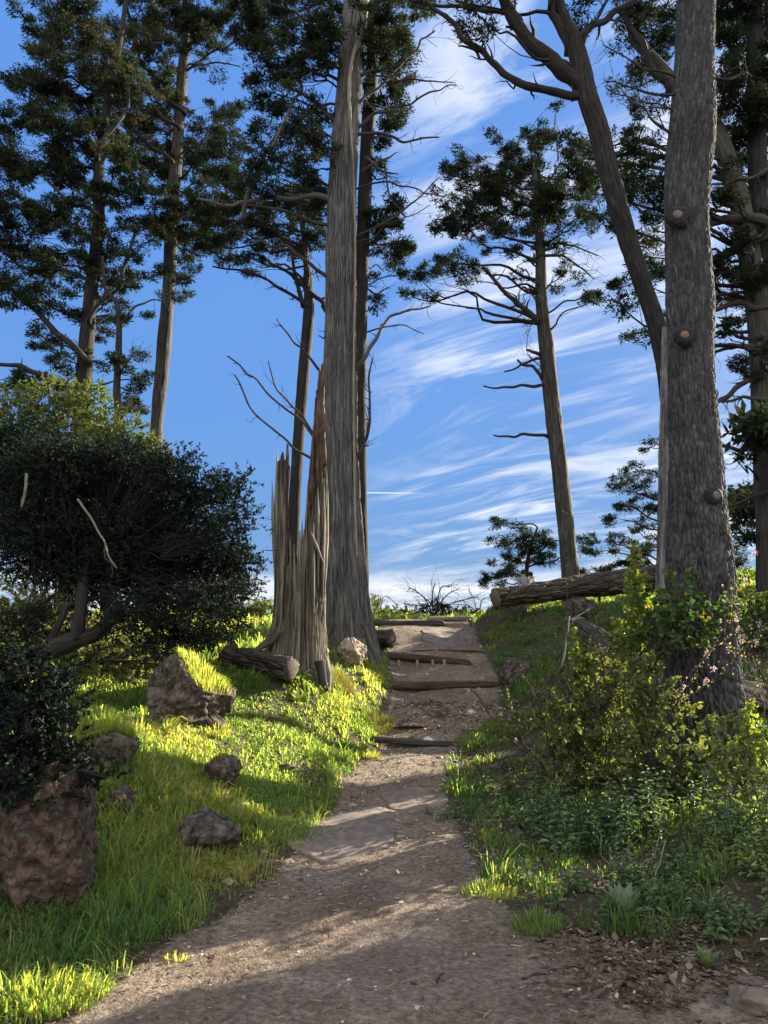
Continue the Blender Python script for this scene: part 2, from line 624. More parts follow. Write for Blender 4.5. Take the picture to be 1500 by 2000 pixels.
MAT = dict(
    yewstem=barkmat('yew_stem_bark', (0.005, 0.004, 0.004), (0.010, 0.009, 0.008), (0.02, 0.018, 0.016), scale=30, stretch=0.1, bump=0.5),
    branch=barkmat('branch_bark', (0.008, 0.007, 0.006), (0.022, 0.019, 0.017), (0.05, 0.045, 0.038), scale=30, stretch=0.1, bump=0.5),
    cyp_leaf=leafmat('cypress_needles', [(0.0, (0.010, 0.018, 0.010)), (0.45, (0.022, 0.036, 0.016)), (0.8, (0.050, 0.056, 0.027)), (1.0, (0.10, 0.085, 0.045))], trans=0.22, gloss=0.015, rough=0.6),
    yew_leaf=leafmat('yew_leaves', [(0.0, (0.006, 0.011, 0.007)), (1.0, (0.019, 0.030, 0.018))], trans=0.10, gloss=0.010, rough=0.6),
    lite_leaf=leafmat('light_leaves', [(0.0, (0.06, 0.09, 0.03)), (0.6, (0.13, 0.17, 0.05)), (1.0, (0.24, 0.24, 0.10))], trans=0.48, gloss=0.02, rough=0.6),
    pale_leaf=leafmat('pale_leaves', [(0.0, (0.09, 0.11, 0.045)), (0.6, (0.20, 0.21, 0.10)), (1.0, (0.38, 0.36, 0.22))], trans=0.45, gloss=0.02, rough=.6),
    grass=leafmat('grass_blades', [(0.0, (0.038, 0.085, 0.030)), (0.5, (0.085, 0.145, 0.045)), (0.8, (0.14, 0.175, 0.058)), (1.0, (0.22, 0.21, 0.12))], trans=0.62, gloss=0.02, rough=.5, tsat=(5.2, 3.9, 1.6, 1)),
    drygrass=leafmat('dry_grass', [(0.0, (0.12, 0.15, 0.03)), (0.6, (0.26, 0.23, 0.08)), (1.0, (0.38, 0.30, 0.16))], trans=0.45, gloss=0.04),
    shoot_leaf=leafmat('bright_shoot_leaves', [(0.0, (0.10, 0.16, 0.025)), (0.7, (0.20, 0.25, 0.04)), (1.0, (0.42, 0.34, 0.05))], trans=0.55, gloss=0.05, tsat=(1.6, 1.5, 0.5, 1)),
    olive_leaf=leafmat('olive_leaves', [(0.0, (0.055, 0.08, 0.025)), (0.6, (0.12, 0.145, 0.045)), (1.0, (0.25, 0.20, 0.06))], trans=0.45, gloss=0.02, rough=.6),
    nettle_leaf=leafmat('nettle_leaves', [(0.0, (0.045, 0.09, 0.042)), (0.6, (0.10, 0.165, 0.07)), (1.0, (0.24, 0.30, 0.11))], trans=0.42, gloss=0.03, rough=.5),
    ivy_leaf=leafmat('ivy_leaves', [(0.0, (0.03, 0.065, 0.015)), (0.6, (0.075, 0.13, 0.025)), (1.0, (0.20, 0.22, 0.04))], trans=0.35, gloss=0.03, rough=0.5),
    petal=leafmat('pink_petals', [(0.0, (0.58, 0.36, 0.38)), (1.0, (0.75, 0.62, 0.58))], trans=0.4, gloss=0.02, tsat=(1, 1, 1, 1)),
    yellow=leafmat('yellow_umbels', [(0.0, (0.35, 0.33, 0.03)), (1.0, (0.55, 0.42, 0.03))], trans=0.3, gloss=0.02, tsat=(1, 1, 1, 1)),
    cyp_bark=barkmat('cypress_bark', (0.013, 0.0125, 0.0115), (0.062, 0.061, 0.057), (0.165, 0.163, 0.155), scale=42, stretch=0.035, bump=1.0),
    dark_bark=barkmat('dark_bark', (0.006, 0.005, 0.005), (0.019, 0.017, 0.0155), (0.050, 0.046, 0.041), scale=30, stretch=0.09, bump=1.0),
    tan_bark=barkmat('tan_bark', (0.010, 0.009, 0.008), (0.042, 0.039, 0.034), (0.10, 0.095, 0.082), scale=34, stretch=0.07, bump=1.0),
    pine_bark=barkmat('pine_bark', (0.009, 0.009, 0.009), (0.038, 0.037, 0.039), (0.098, 0.096, 0.100), scale=34, stretch=0.18, bump=1.0),
    twig=barkmat('twig_bark', (0.012, 0.010, 0.009), (0.032, 0.027, 0.024), (0.08, 0.07, 0.062), scale=20, stretch=0.2, bump=0.3),
    palewood=barkmat('weathered_wood', (0.04, 0.034, 0.027), (0.17, 0.15, 0.12), (0.32, 0.29, 0.24), scale=26, stretch=0.035, bump=0.9),
    greywood=barkmat('grey_bare_wood', (0.03, 0.029, 0.027), (0.11, 0.106, 0.10), (0.22, 0.214, 0.205), scale=30, stretch=0.03, bump=0.8),
    stumpwood=barkmat('splintered_wood', (0.016, 0.014, 0.011), (0.072, 0.064, 0.050), (0.24, 0.212, 0.16), scale=34, stretch=0.035, bump=1.0),
    redwood=barkmat('red_heartwood', (0.012, 0.008, 0.006), (0.050, 0.027, 0.021), (0.15, 0.092, 0.070), scale=30, stretch=0.09, bump=1.0, moss=(0.17, 0.14, 0.10)),
    logbark=barkmat('fallen_log_bark', (0.008, 0.006, 0.005), (0.040, 0.032, 0.025), (0.12, 0.10, 0.078), scale=26, stretch=0.09, bump=1.0),
    cutwood=objmat('sawn_wood', [(0.3, (0.085, 0.055, 0.038)), (0.7, (0.20, 0.145, 0.10))], scale=8, bump=0.4),
    rock=objmat('brown_rock', [(0.32, (0.012, 0.010, 0.008)), (0.5, (0.052, 0.042, 0.034)), (0.70, (0.15, 0.12, 0.098))], scale=12, bump=1.0, dist=0.045, crack=0.12, cscale=6),
    chert=objmat('red_chert_rock', [(0.30, (0.010, 0.007, 0.006)), (0.50, (0.050, 0.034, 0.028)), (0.70, (0.17, 0.115, 0.09))], scale=13, bump=1.0, dist=0.045, crack=0.09, cscale=8, lichen=(0.10, 0.12, 0.11)),
    paler=objmat('pale_rock', [(0.25, (0.08, 0.06, 0.045)), (0.5, (0.24, 0.19, 0.145)), (0.8, (0.42, 0.35, 0.28))], scale=7, bump=0.9, dist=0.03, crack=0.12, cscale=12),
    slab=objmat('worn_stone', [(0.3, (0.085, 0.066, 0.053)), (0.55, (0.15, 0.122, 0.100)), (0.8, (0.22, 0.185, 0.155))], scale=9, bump=0.5, dist=0.01, crack=0.1, cscale=3.5),
    pebble=tintmat('pebbles', [(0.0, (0.12, 0.09, 0.07)), (0.6, (0.28, 0.23, 0.19)), (1.0, (0.62, 0.57, 0.50))]),
    litter=leafmat('dry_leaf_litter', [(0.0, (0.05, 0.03, 0.02)), (0.5, (0.13, 0.088, 0.06)), (0.85, (0.30, 0.23, 0.17)), (1.0, (0.60, 0.54, 0.44))], trans=0.2, gloss=0.01, tsat=(1.1, 1, .8, 1)),
    stick=tintmat('dry_sticks', [(0.0, (0.07, 0.05, 0.035)), (1.0, (0.32, 0.26, 0.20))]),
    skin=tintmat('skin', [(0.0, (0.45, 0.28, 0.20)), (1.0, (0.45, 0.28, 0.20))]),
    hair=tintmat('hair', [(0.0, (0.02, 0.016, 0.013)), (1.0, (0.02, 0.016, 0.013))]),
    coatgrey=tintmat('grey_blue_cloth', [(0.0, (0.20, 0.23, 0.28)), (1.0, (0.20, 0.23, 0.28))]),
    coatwhite=tintmat('white_cloth', [(0.0, (0.55, 0.56, 0.58)), (1.0, (0.55, 0.56, 0.58))]),
    jeans=tintmat('dark_denim', [(0.0, (0.03, 0.04, 0.07)), (1.0, (0.03, 0.04, 0.07))]),
)

# ------------------------------------------------------------------ terrain
prof = [(-30, -0.3), (0, 0.0), (3.2, 0.0)]
for py, d in ((1960, 3.75), (1850, 4.42), (1750, 5.15), (1650, 6.3), (1560, 8.0), (1500, 9.4), (1456, 10.72)):
    prof.append((d, None if False else P(750, py, d)[2]))
prof = [(d, z) for d, z in prof]
for d, z in ((10.86, P(750, 1437, 10.86)[2]), (12.2, P(750, 1382, 12.2)[2]), (13.2, P(750, 1346, 13.2)[2]), (13.34, P(750, 1326, 13.34)[2]),
             (14.5, P(750, 1294, 14.5)[2]), (14.64, P(750, 1273, 14.64)[2]), (16.2, P(750, 1240, 16.2)[2]), (17.5, P(750, 1219, 17.5)[2]),
             (17.62, P(750, 1210, 17.62)[2]), (20.5, P(750, 1206, 20.5)[2]), (24, 2.75), (30, 1.9), (45, -1.5), (80, -8), (200, -24), (900, -60)):
    prof.append((d, z))
PD = np.array([a for a, b in prof])
PZ = np.array([b for a, b in prof])


def zp(y):
    return np.interp(y, PD, PZ)


def edge(pts):
    a = sorted([(d, P(px, py, d)[0]) for px, py, d in pts])
    return np.array([q[0] for q in a]), np.array([q[1] for q in a])


EL = edge([(130, 1985, 3.6), (330, 1850, 4.42), (450, 1790, 4.85), (560, 1680, 5.9), (640, 1590, 7.35), (700, 1490, 9.6), (752, 1400, 11.8), (770, 1330, 13.3), (757, 1270, 14.8), (745, 1215, 17.7), (700, 1206, 20.5)])
ER = edge([(1700, 1960, 3.7), (1380, 1870, 4.25), (1100, 1830, 4.55), (960, 1760, 5.1), (905, 1650, 6.3), (862, 1540, 8.4), (885, 1460, 10.6), (975, 1400, 11.9), (975, 1330, 13.4), (945, 1275, 14.8), (915, 1215, 17.7), (920, 1206, 20.5)])


def xl(y):
    return np.interp(y, EL[0], EL[1])


def xr(y):
    return np.interp(y, ER[0], ER[1])


ctl = []
for y in (3.7, 4.5, 5.2, 6, 7, 8, 9, 10, 11, 12, 13, 14, 15, 16, 17, 18.5, 20.5, 23):
    for x in (xl(y), 0.5 * (xl(y) + xr(y)), xr(y)):
        ctl.append((x, y, 0.0))
for px, py, d in [(370, 1418, 8.3), (200, 1515, 6.3), (440, 1535, 7.0), (400, 1665, 5.7), (90, 1765, 4.7), (480, 1245, 12.5), (0, 1310, 10), (600, 1345, 10.6),
                  (690, 1252, 14), (550, 1222, 17), (300, 1400, 9.2), (550, 1425, 9.2), (650, 1430, 10.3), (500, 1355, 10), (150, 1640, 5.6), (250, 1800, 4.7), (50, 1950, 3.8),
                  (150, 1370, 9.6), (300, 1240, 14), (60, 1250, 15), (640, 1500, 8.7), (570, 1530, 8.0), (720, 1330, 12.8), (720, 1275, 14.2),
                  (1385, 1440, 8), (1000, 1300, 13.8), (1135, 1190, 15.6), (960, 1192, 16.3), (1100, 1205, 15), (1280, 1195, 14.5), (1480, 1410, 8.7), (1500, 1310, 11), (1120, 1400, 10.5),
                  (1030, 1460, 10), (1000, 1560, 8), (1100, 1660, 6.4), (1300, 1660, 6.0), (1500, 1730, 5.0), (1500, 1620, 5.8), (1100, 1760, 5.1), (1300, 1850, 4.4),
                  (1290, 1500, 7.8), (1240, 1330, 11.5), (960, 1500, 9.2), (1040, 1350, 12), (1470, 1190, 18), (1250, 1190, 17)]:
    q = P(px, py, d)
    ctl.append((q[0], q[1], q[2] - zp(q[1])))
ctl += [(-5, 3, .45), (-6, 6, 1.0), (-7, 10, 1.5), (-9, 15, .6), (-9, 22, .2), (-3.0, 2, .1), (4, 2.5, .05), (6, 5, .6), (7, 8, 1.3), (9, 12, 1.8), (10, 16, 1.6), (11, 22, 1.4), (5, 24, 0.62), (2.5, 23, .05), (7, 24, 1.1),
        (-20, 10, 1.5), (-20, 30, .5), (20, 10, 2.6), (20, 30, 1.6), (0, 30, 0), (-12, -10, .3), (12, -10, .5), (0, -5, 0), (0, 1, 0), (30, 60, 3), (-30, 60, 0), (0, 60, 0)]
ctl = np.array(ctl)
_c = 0.35


def _k(a, b):
    d2 = ((a[:, None, :2] - b[None, :, :2]) ** 2).sum(-1)
    return np.sqrt(d2 + _c * _c)


_w = np.linalg.solve(_k(ctl, ctl) + np.eye(len(ctl)) * 0.02, ctl[:, 2])


def H(x, y, detail=True):
    x = np.atleast_1d(np.asarray(x, float))
    y = np.atleast_1d(np.asarray(y, float))
    q = np.stack([x, y], 1)
    out = np.zeros(len(x))
    for s in range(0, len(x), 20000):
        out[s:s + 20000] = _k(q[s:s + 20000], ctl) @ _w
    far = np.clip((np.hypot(x, y) - 40) / 60, 0, 1)
    out = out * (1 - far)
    # steps are cut only across the path; smooth the rise on the banks
    m = pathmask(x, y)
    zs = np.interp(y, PDs, PZs)
    z = zp(y) * m + zs * (1 - m) + out
    if detail:
        z = z + 0.055 * fbm(np.stack([x * 1.6, y * 1.6, 0 * x], 1), 3, 3) * (1 - 0.65 * m) + 0.018 * fbm(np.stack([x * 6, y * 6, 0 * x], 1), 9, 4, .6)
        z = z + far * 6 * fbm(np.stack([x * .01, y * .01, 0 * x], 1), 5, 3)
    return z


def pathmask(x, y):
    d = np.minimum(x - xl(y), xr(y) - x)
    return np.clip(d / 0.25 + 0.5, 0, 1) * np.clip((22.5 - y) / 1.5, 0, 1)


PDs = np.linspace(-30, 60, 400)
_t = np.array([np.mean(zp(np.linspace(a - .8, a + .8, 21))) for a in PDs])
PDs, PZs = np.concatenate([PDs, [80, 200, 900]]), np.concatenate([_t, [-8, -24, -60]])


def HZ(x, y):
    return float(H(x, y)[0])


def axis(lo, hi, f0, f1, step, grow=1.12):
    a = list(np.arange(f0, f1 + 1e-6, step))
    s = step
    v = a[-1]
    while v < hi:
        s *= grow
        v += s
        a.append(min(v, hi))
    s = step
    v = a[0]
    pre = []
    while v > lo:
        s *= grow
        v -= s
        pre.append(max(v, lo))
    return np.array(pre[::-1] + a)


gx = axis(-900, 900, -4.5, 6.0, 0.05)
gy = np.concatenate([axis(-60, 900, 2.6, 18.4, 0.045)])
GX, GY = np.meshgrid(gx, gy)
gz = H(GX.ravel(), GY.ravel())
mb = MB()
nx_, ny_ = len(gx), len(gy)
ii = (np.arange(ny_ - 1)[:, None] * nx_ + np.arange(nx_ - 1)[None])
Qg = np.stack([ii, ii + 1, ii + nx_ + 1, ii + nx_], -1).reshape(-1, 4)
mb.add(np.stack([GX.ravel(), GY.ravel(), gz], 1), Qg, tint=pathmask(GX.ravel(), GY.ravel()))
m, t = newmat('trail_earth')
at = N(t, 'ShaderNodeAttribute', attribute_name='tint')
tcx = N(t, 'ShaderNodeTexCoord')
na = N(t, 'ShaderNodeTexNoise', inp={'Scale': 1.7, 'Detail': 8.0, 'Roughness': 0.65})
nb = N(t, 'ShaderNodeTexNoise', inp={'Scale': 26.0, 'Detail': 8.0, 'Roughness': 0.7})
nc = N(t, 'ShaderNodeTexVoronoi', inp={'Scale': 60.0})
for q in (na, nb, nc):
    L(t, tcx.outputs['Object'], q.inputs['Vector'])
c1 = RAMP(t, na.outputs[0], [(0.3, (0.122, 0.091, 0.066)), (0.55, (0.205, 0.160, 0.122)), (0.75, (0.31, 0.255, 0.20))])
c2 = RAMP(t, nb.outputs[0], [(0.3, 0.38), (0.5, 0.95), (0.72, 1.9)])
mm = N(t, 'ShaderNodeMix', data_type='RGBA', blend_type='MULTIPLY')
mm.inputs[0].default_value = 0.85
L(t, c1, mm.inputs[6])
L(t, c2, mm.inputs[7])
soil = RAMP(t, nb.outputs[0], [(0.3, (0.030, 0.024, 0.015)), (0.7, (0.10, 0.082, 0.055))])
edge_ = SSTEP(t, M(t, 'ADD', at.outputs['Fac'], M(t, 'MULTIPLY', M(t, 'SUBTRACT', nb.outputs[0], 0.5), 0.9)), 0.35, 0.65)
mg = N(t, 'ShaderNodeMix', data_type='RGBA')
L(t, edge_, mg.inputs[0])
L(t, soil, mg.inputs[6])
L(t, mm.outputs[2], mg.inputs[7])
bh = M(t, 'ADD', M(t, 'MULTIPLY', nb.outputs[0], 1.0), M(t, 'MULTIPLY', nc.outputs['Distance'], 0.35))
b1 = N(t, 'ShaderNodeBump', inp={'Strength': 1.0, 'Distance': 0.035})
L(t, bh, b1.inputs['Height'])
pp = N(t, 'ShaderNodeBsdfPrincipled', inp={'Roughness': 0.95})
pp.inputs['Specular IOR Level'].default_value = 0.15
L(t, mg.outputs[2], pp.inputs['Base Color'])
L(t, b1.outputs[0], pp.inputs['Normal'])
oo = N(t, 'ShaderNodeOutputMaterial')
L(t, pp.outputs[0], oo.inputs[0])
gr = mb.build('ground', m)
gr['kind'] = 'structure'


def G(px, py, d, dz=0.0):            # ground point below a pixel ray at depth d
    q = P(px, py, d)
    q[2] = HZ(q[0], q[1]) + dz
    return q


# ------------------------------------------------------------------ trees
def barkdisp(amp, kx, kz, seed, knots=()):
    def f(th, ln, r):
        q = np.stack([np.cos(th) * r * kx, np.sin(th) * r * kx, ln * kz], -1)
        n = fbm(q.reshape(-1, 3), seed, 3, 0.55).reshape(th.shape)
        big = fbm((q * 0.16).reshape(-1, 3), seed + 5, 2).reshape(th.shape)
        return amp * (1 - np.abs(n) * 2.2) * 0.6 + amp * 1.1 * big
    return f


def pxpath(pts, d):
    """[(px, py, width_px[, ddepth])] -> points and radii"""
    p, r = [], []
    for q in pts:
        dd = d + (q[3] if len(q) > 3 else 0)
        p.append(P(q[0], q[1], dd))
        r.append(q[2] * 0.5 * MPP(q[1], dd))
    return np.array(p), np.array(r)


def trunkpt(tp, z):
    return np.array([np.interp(z, tp[:, 2], tp[:, k]) for k in range(2)] + [z])


def crook(a, b, n=5, amp=0.08, up=0.0, rng=R):
    t = np.linspace(0, 1, n)[:, None]
    L_ = np.linalg.norm(b - a)
    p = a + (b - a) * t
    j = rng.normal(size=(n, 3)) * amp * L_ * (t * (1 - t) * 4) ** 0.5
    j[0] = j[-1] = 0
    p = p + j
    p[:, 2] += up * L_ * (t[:, 0] * (1 - t[:, 0]) * 4)
    return p


def tufts(mb, Cn, D, size, k, tint, wid=0.30, spread=0.7, rng=R):
    n = len(Cn)
    if n == 0:
        return
    B = np.repeat(Cn, k, 0)
    DD = unit(np.repeat(D, k, 0) + rng.normal(size=(n * k, 3)) * spread)
    B = B + rng.normal(size=B.shape) * np.repeat(np.broadcast_to(size, (n,)), k)[:, None] * 0.30
    Ls = np.repeat(np.broadcast_to(size, (n,)), k) * rng.uniform(0.45, 1.15, n * k)
    tt = np.clip(np.repeat(np.broadcast_to(tint, (n,)), k) + rng.normal(size=n * k) * 0.10, 0, 1)
    blades(mb, B, DD, Ls, Ls * wid * rng.uniform(.7, 1.3, n * k), tt, fold=0.1, rng=rng)


def tree(name, label, cat, trunk, d, clumps, bark='dark_bark', leaf='cyp_leaf', seed=1, tsize=0.105, flat=0.26, dens=1.0, ridge=(0.018, 14, 1.4), base=None,
         depthr=1.0, warm=0.35, group=None, nseg=40, attach=0.35, k=7, tuftn=42, tuftw=0.27, extra=None, upd=0.25, rowh=0.10):
    rng = np.random.default_rng(seed)
    tp, tr = pxpath(trunk, d)
    if name in ('pine_tree', 'leaning_tree'):
        tr = tr * .94
    if base is not None:
        tp, tr = np.vstack([base[:3], tp]), np.concatenate([[base[3]], tr])
    # carry the trunk into the ground
    g0 = HZ(tp[0, 0], tp[0, 1])
    while len(tp) > 2 and tp[1, 2] < g0:
        tp, tr = tp[1:], tr[1:]
    tp = np.vstack([[tp[0, 0], tp[0, 1], min(g0, tp[0, 2]) - 0.5], tp])
    tr = np.concatenate([[tr[0] * 1.25], tr])
    t_ = thing(name, label, cat, (tp[0, 0], tp[0, 1], g0), group)
    mb = MB()
    ln = np.linalg.norm(np.diff(tp, axis=0), axis=1).sum()
    sp, sr = tube(mb, tp, tr, nseg=nseg, rows=int(ln / rowh) + 4, disp=ridge if callable(ridge) else barkdisp(*ridge, seed))
    mb.build('trunk', MAT[bark], t_)
    fol = MB()
    for c in clumps:
        px, py, rx, ry = c[:4]
        dn = c[4] if len(c) > 4 else 1.0
        wm = c[5] if len(c) > 5 else 0.0  # sunlit look of some clumps put into the leaf colour, warmer and lighter
        dd = d + (c[6] if len(c) > 6 else rng.uniform(-depthr, depthr))
        cc = P(px, py, dd)
        mpp = MPP(py, dd)
        ra, rz = rx * mpp, ry * mpp
        hd = np.hypot(cc[0] - sp[:, 0], cc[1] - sp[:, 1]).min()
        za = np.clip(cc[2] - attach * hd, sp[:, 2].min() + 1.0, sp[:, 2].max())
        a = trunkpt(sp, za)
        bm_ = MB()
        L0 = np.linalg.norm(cc - a)
        br = 0.012 + 0.012 * L0
        bp = crook(a, cc, 6, 0.05, 0.03, rng)
        tube(bm_, bp, np.linspace(br, 0.010, 6), nseg=6, rows=14)
        npad = max(2, int(dn * dens * (ra * rz) / 0.019))
        pc = rng.normal(size=(npad, 3))
        pc = unit(pc) * (rng.uniform(0, 1, (npad, 1)) ** 0.42) * 1.1 * np.where(rng.uniform(0, 1, (npad, 1)) < .3, 1 + .45 * np.abs(rng.normal(size=(npad, 1))), 1.0) * np.array([ra, ra * 0.9, rz]) + cc
        for q in pc:
            s_ = bp[rng.integers(2, 6)]
            e_ = q + (q - s_) * rng.uniform(0, .35)
            tube(bm_, crook(s_, e_, 4, 0.08, 0.05, rng), np.linspace(0.011, 0.003, 4), nseg=3, rows=5, cap=False)
            for _ in range(2):
                f_ = s_ + (e_ - s_) * rng.uniform(.4, .95)
                tube(bm_, crook(f_, f_ + rdir(1, .1, rng)[0] * rng.uniform(.12, .4), 3, .1, 0, rng), [.005, .003, .0015], nseg=3, rows=3, cap=False)
        bm_.build('branch', MAT['branch'], t_)
        pr = rng.uniform(0.11, 0.30, npad)
        nt_ = int(tuftn)
        pw = np.repeat(pc, nt_, 0)
        off = unit(rng.normal(size=(npad * nt_, 3))) * (rng.uniform(0, 1, (npad * nt_, 1)) ** 0.5)
        off[:, 2] *= flat
        tilt = np.repeat(rng.normal(size=(npad, 2)) * 0.25, nt_, 0)
        off = off * np.repeat(pr, nt_)[:, None]
        off[:, 2] += (off[:, :2] * tilt).sum(1)
        pos = pw + off
        outw = unit(pos - np.array([a[0], a[1], cc[2]]) * np.array([1, 1, 1]))
        D = unit(outw * 0.7 + unit(off) * 0.8 + np.array([0, 0, upd]))
        ti = 0.30 + 0.22 * fbm(pos * 1.6, seed) + warm * wm + 0.12 * np.repeat(rng.normal(size=npad), nt_)
        tufts(fol, pos, D, tsize * rng.uniform(0.7, 1.2, len(pos)), k, np.clip(ti, 0, 1), wid=tuftw, rng=rng)
    if clumps:
        fol.build('crown', MAT[leaf], t_, smooth=False)
    if extra:
        extra(t_, rng)
    return t_


def bare(parent, pts, d, w0, w1, twigs=6, seed=0, mat='twig', name='bare_branch', tl=0.35, nseg=6, ext=.08):
    """dead branch from photo points [(px,py[,ddepth])]; width px"""
    rng = np.random.default_rng(seed + 900)
    n = len(pts)
    q = np.array([P(p[0], p[1], d + (p[2] if len(p) > 2 else 0)) for p in pts])
    kq = [q[0]]
    for i in range(1, n):                                    # kinks
        l_ = np.linalg.norm(q[i] - q[i - 1])
        kq += [(q[i] + q[i - 1]) / 2 + rng.normal(size=3) * l_ * .055, q[i]]
    q = np.array(kq)
    n = len(q)
    twigs = int(twigs * 1.5)
    ws = np.linspace(w0, w1, n) * 0.5 * MPP(pts[0][1], d)
    if name == 'bare_branch':                                # root the limb inside its trunk
        v_ = q[0] - q[1]
        q = np.vstack([q[:1] + v_ / (np.linalg.norm(v_) + 1e-9) * ext + [[0, .10, 0]], q])
        ws = np.concatenate([ws[:1] * 1.15, ws])
        n += 1
    mb = MB()
    sp, sr = tube(mb, q, ws, nseg=nseg, rows=max(10, n * 6), disp=lambda th, ln, r: r * 0.18 * fbm(np.stack([np.cos(th), np.sin(th), ln * 6], -1).reshape(-1, 3), seed, 2).reshape(th.shape))
    for i in range(twigs):
        k = rng.integers(len(sp) // 5, len(sp))
        dr = unit(sp[k] - sp[max(0, k - 2)] + 1e-6) * 0.7 + rng.normal(size=3) * 0.55
        l = tl * rng.uniform(0.3, 1.2)
        e = sp[k] + unit(dr) * l
        tube(mb, crook(sp[k], e, 4, 0.10, 0, rng), np.linspace(max(sr[k] * .45, .004), 0.002, 4), nseg=4, rows=6, cap=False)
        if rng.random() < 0.6:
            tube(mb, crook(sp[k] + (e - sp[k]) * .6, e + rng.normal(size=3) * l * .4, 3, 0.1, 0, rng), np.linspace(.004, .0015, 3), nseg=3, rows=4, cap=False)
    return mb.build(name, MAT[mat], parent)


# A: tall straight cypress on the bank behind the shrubs
def exA(t_, rng):
    bare(t_, [(355, 215), (310, 180), (275, 120), (258, 50), (240, 0)], 17.6, 10, 6, 8, 1, 'dark_bark')
    bare(t_, [(332, 310), (300, 290), (280, 270)], 17.6, 8, 3, 5, 2)
    bare(t_, [(370, 125), (420, 122), (470, 130)], 17.6, 4, 2, 10, 3)
    bare(t_, [(345, 245), (315, 225), (295, 205)], 17.6, 9, 4, 3, 4)


tree('cypress_tree', 'tall slim cypress with straight pale lower trunk rising above the sunlit shrub', 'tree',
     [(302, 885, 26), (318, 700, 27), (328, 580, 25), (338, 400, 24), (348, 260, 22), (358, 130, 19), (365, 0, 16), (370, -120, 12)], 18.0,
     [(430, 30, 80, 40), (500, 60, 50, 40), (390, 70, 60, 45), (330, 30, 60, 45, 1, .3), (290, 110, 60, 50, 1, .9), (250, 40, 70, 45, 1, .8), (300, 200, 60, 50, .9, .9),
      (440, 225, 35, 30), (410, 260, 50, 40), (440, 290, 40, 25), (380, 320, 60, 40), (420, 330, 50, 35), (300, 330, 60, 45, 1, .4), (350, 400, 80, 45), (420, 420, 60, 40), (300, 440, 60, 45),
      (380, 470, 65, 35), (340, 520, 50, 30, .7, .3), (365, 590, 30, 22, .35, .4), (335, 560, 35, 30, .5, .4), (280, 260, 60, 45, 1, .7), (455, 370, 40, 40), (310, -40, 90, 50), (430, -50, 90, 50)],
     bark='tan_bark', seed=11, nseg=72, ridge=plates(.03, .4, .012, 11, big=.03), extra=exA)


# B: the big dark cypress at the edge of the view
def exB(t_, rng):
    bare(t_, [(165, 700), (110, 650), (50, 590), (0, 545), (-40, 520)], 15.0, 14, 6, 8, 11, 'dark_bark')
    bare(t_, [(160, 770), (90, 735), (40, 715), (0, 712)], 14.6, 14, 8, 8, 12, 'dark_bark')
    bare(t_, [(175, 620), (235, 560), (250, 500), (270, 440)], 15, 9, 5, 6, 13, 'dark_bark')
    bare(t_, [(190, 420), (140, 400), (80, 340)], 15, 10, 4, 6, 14, 'dark_bark')
    bare(t_, [(190, 300), (230, 240), (250, 170)], 15, 11, 5, 6, 15, 'dark_bark')


tree('cypress_tree', 'broad dark layered cypress with a forked trunk beside the tall slim one', 'tree',
     [(160, 800, 30), (166, 700, 28), (178, 570, 24), (192, 440, 22), (195, 300, 18), (215, 180, 14), (238, 60, 10), (250, -40, 8)], 15.5,
     [(110, 30, 50, 40, .8, .8), (170, 50, 60, 45, 1, .7), (90, 80, 45, 35, .8, .7), (150, 120, 75, 45, 1, .6), (220, 120, 60, 45, 1, .8), (60, 150, 35, 30, .8, .3), (90, 180, 60, 35, 1.3), (170, 200, 70, 45, 1.2, .4), (250, 180, 50, 40, 1, .9),
      (40, 245, 40, 28, 1.2), (110, 260, 70, 38, 1.3), (190, 290, 60, 42, 1.1, .2), (35, 320, 50, 32, 1.3), (120, 340, 75, 40, 1.2), (210, 370, 60, 42, 1), (40, 400, 50, 36, 1.2), (120, 430, 75, 42, 1.1, .3),
      (210, 450, 60, 42, .9, .5), (30, 480, 50, 36, 1.1), (100, 520, 70, 40, 1), (190, 530, 60, 40, .9, .4), (250, 540, 40, 35, .7, .4), (30, 570, 45, 30, .9), (100, 600, 60, 30, .8, .2), (170, 640, 50, 26, .6), (250, 620, 36, 24, .4, .2),
      (60, 660, 55, 24, .7), (140, 700, 60, 24, .7), (240, 700, 36, 16, .7), (40, 740, 50, 20, .7), (110, 760, 60, 22, .8), (270, 740, 30, 12, .9), (255, 790, 30, 12, .8), (-30, 300, 60, 80, 1), (-40, 480, 60, 80, 1), (240, 320, 40, 40, .8, .6)],
     seed=22, extra=exB, dens=1.1)
tree('young_cypress_tree', 'thin dark sapling-like cypress with bare twiggy stem between two larger trunks', 'tree',
     [(228, 860, 14), (228, 760, 12), (232, 680, 11), (230, 600, 9), (205, 560, 6), (200, 500, 4)], 14.0,
     [(262, 720, 30, 12, .9), (270, 760, 30, 10, .9), (250, 800, 35, 14, .8), (215, 590, 30, 20, .4), (240, 640, 40, 16, .4)],
     seed=33, nseg=14, extra=lambda t_, rng: [bare(t_, [(232, 640), (262, 600), (300, 585), (330, 590)], 14, 5, 2, 9, 31), bare(t_, [(230, 740), (262, 690), (285, 685)], 14, 4, 2, 8, 32), bare(t_, [(228, 830), (250, 790), (262, 770)], 14, 4, 2, 4, 33)])


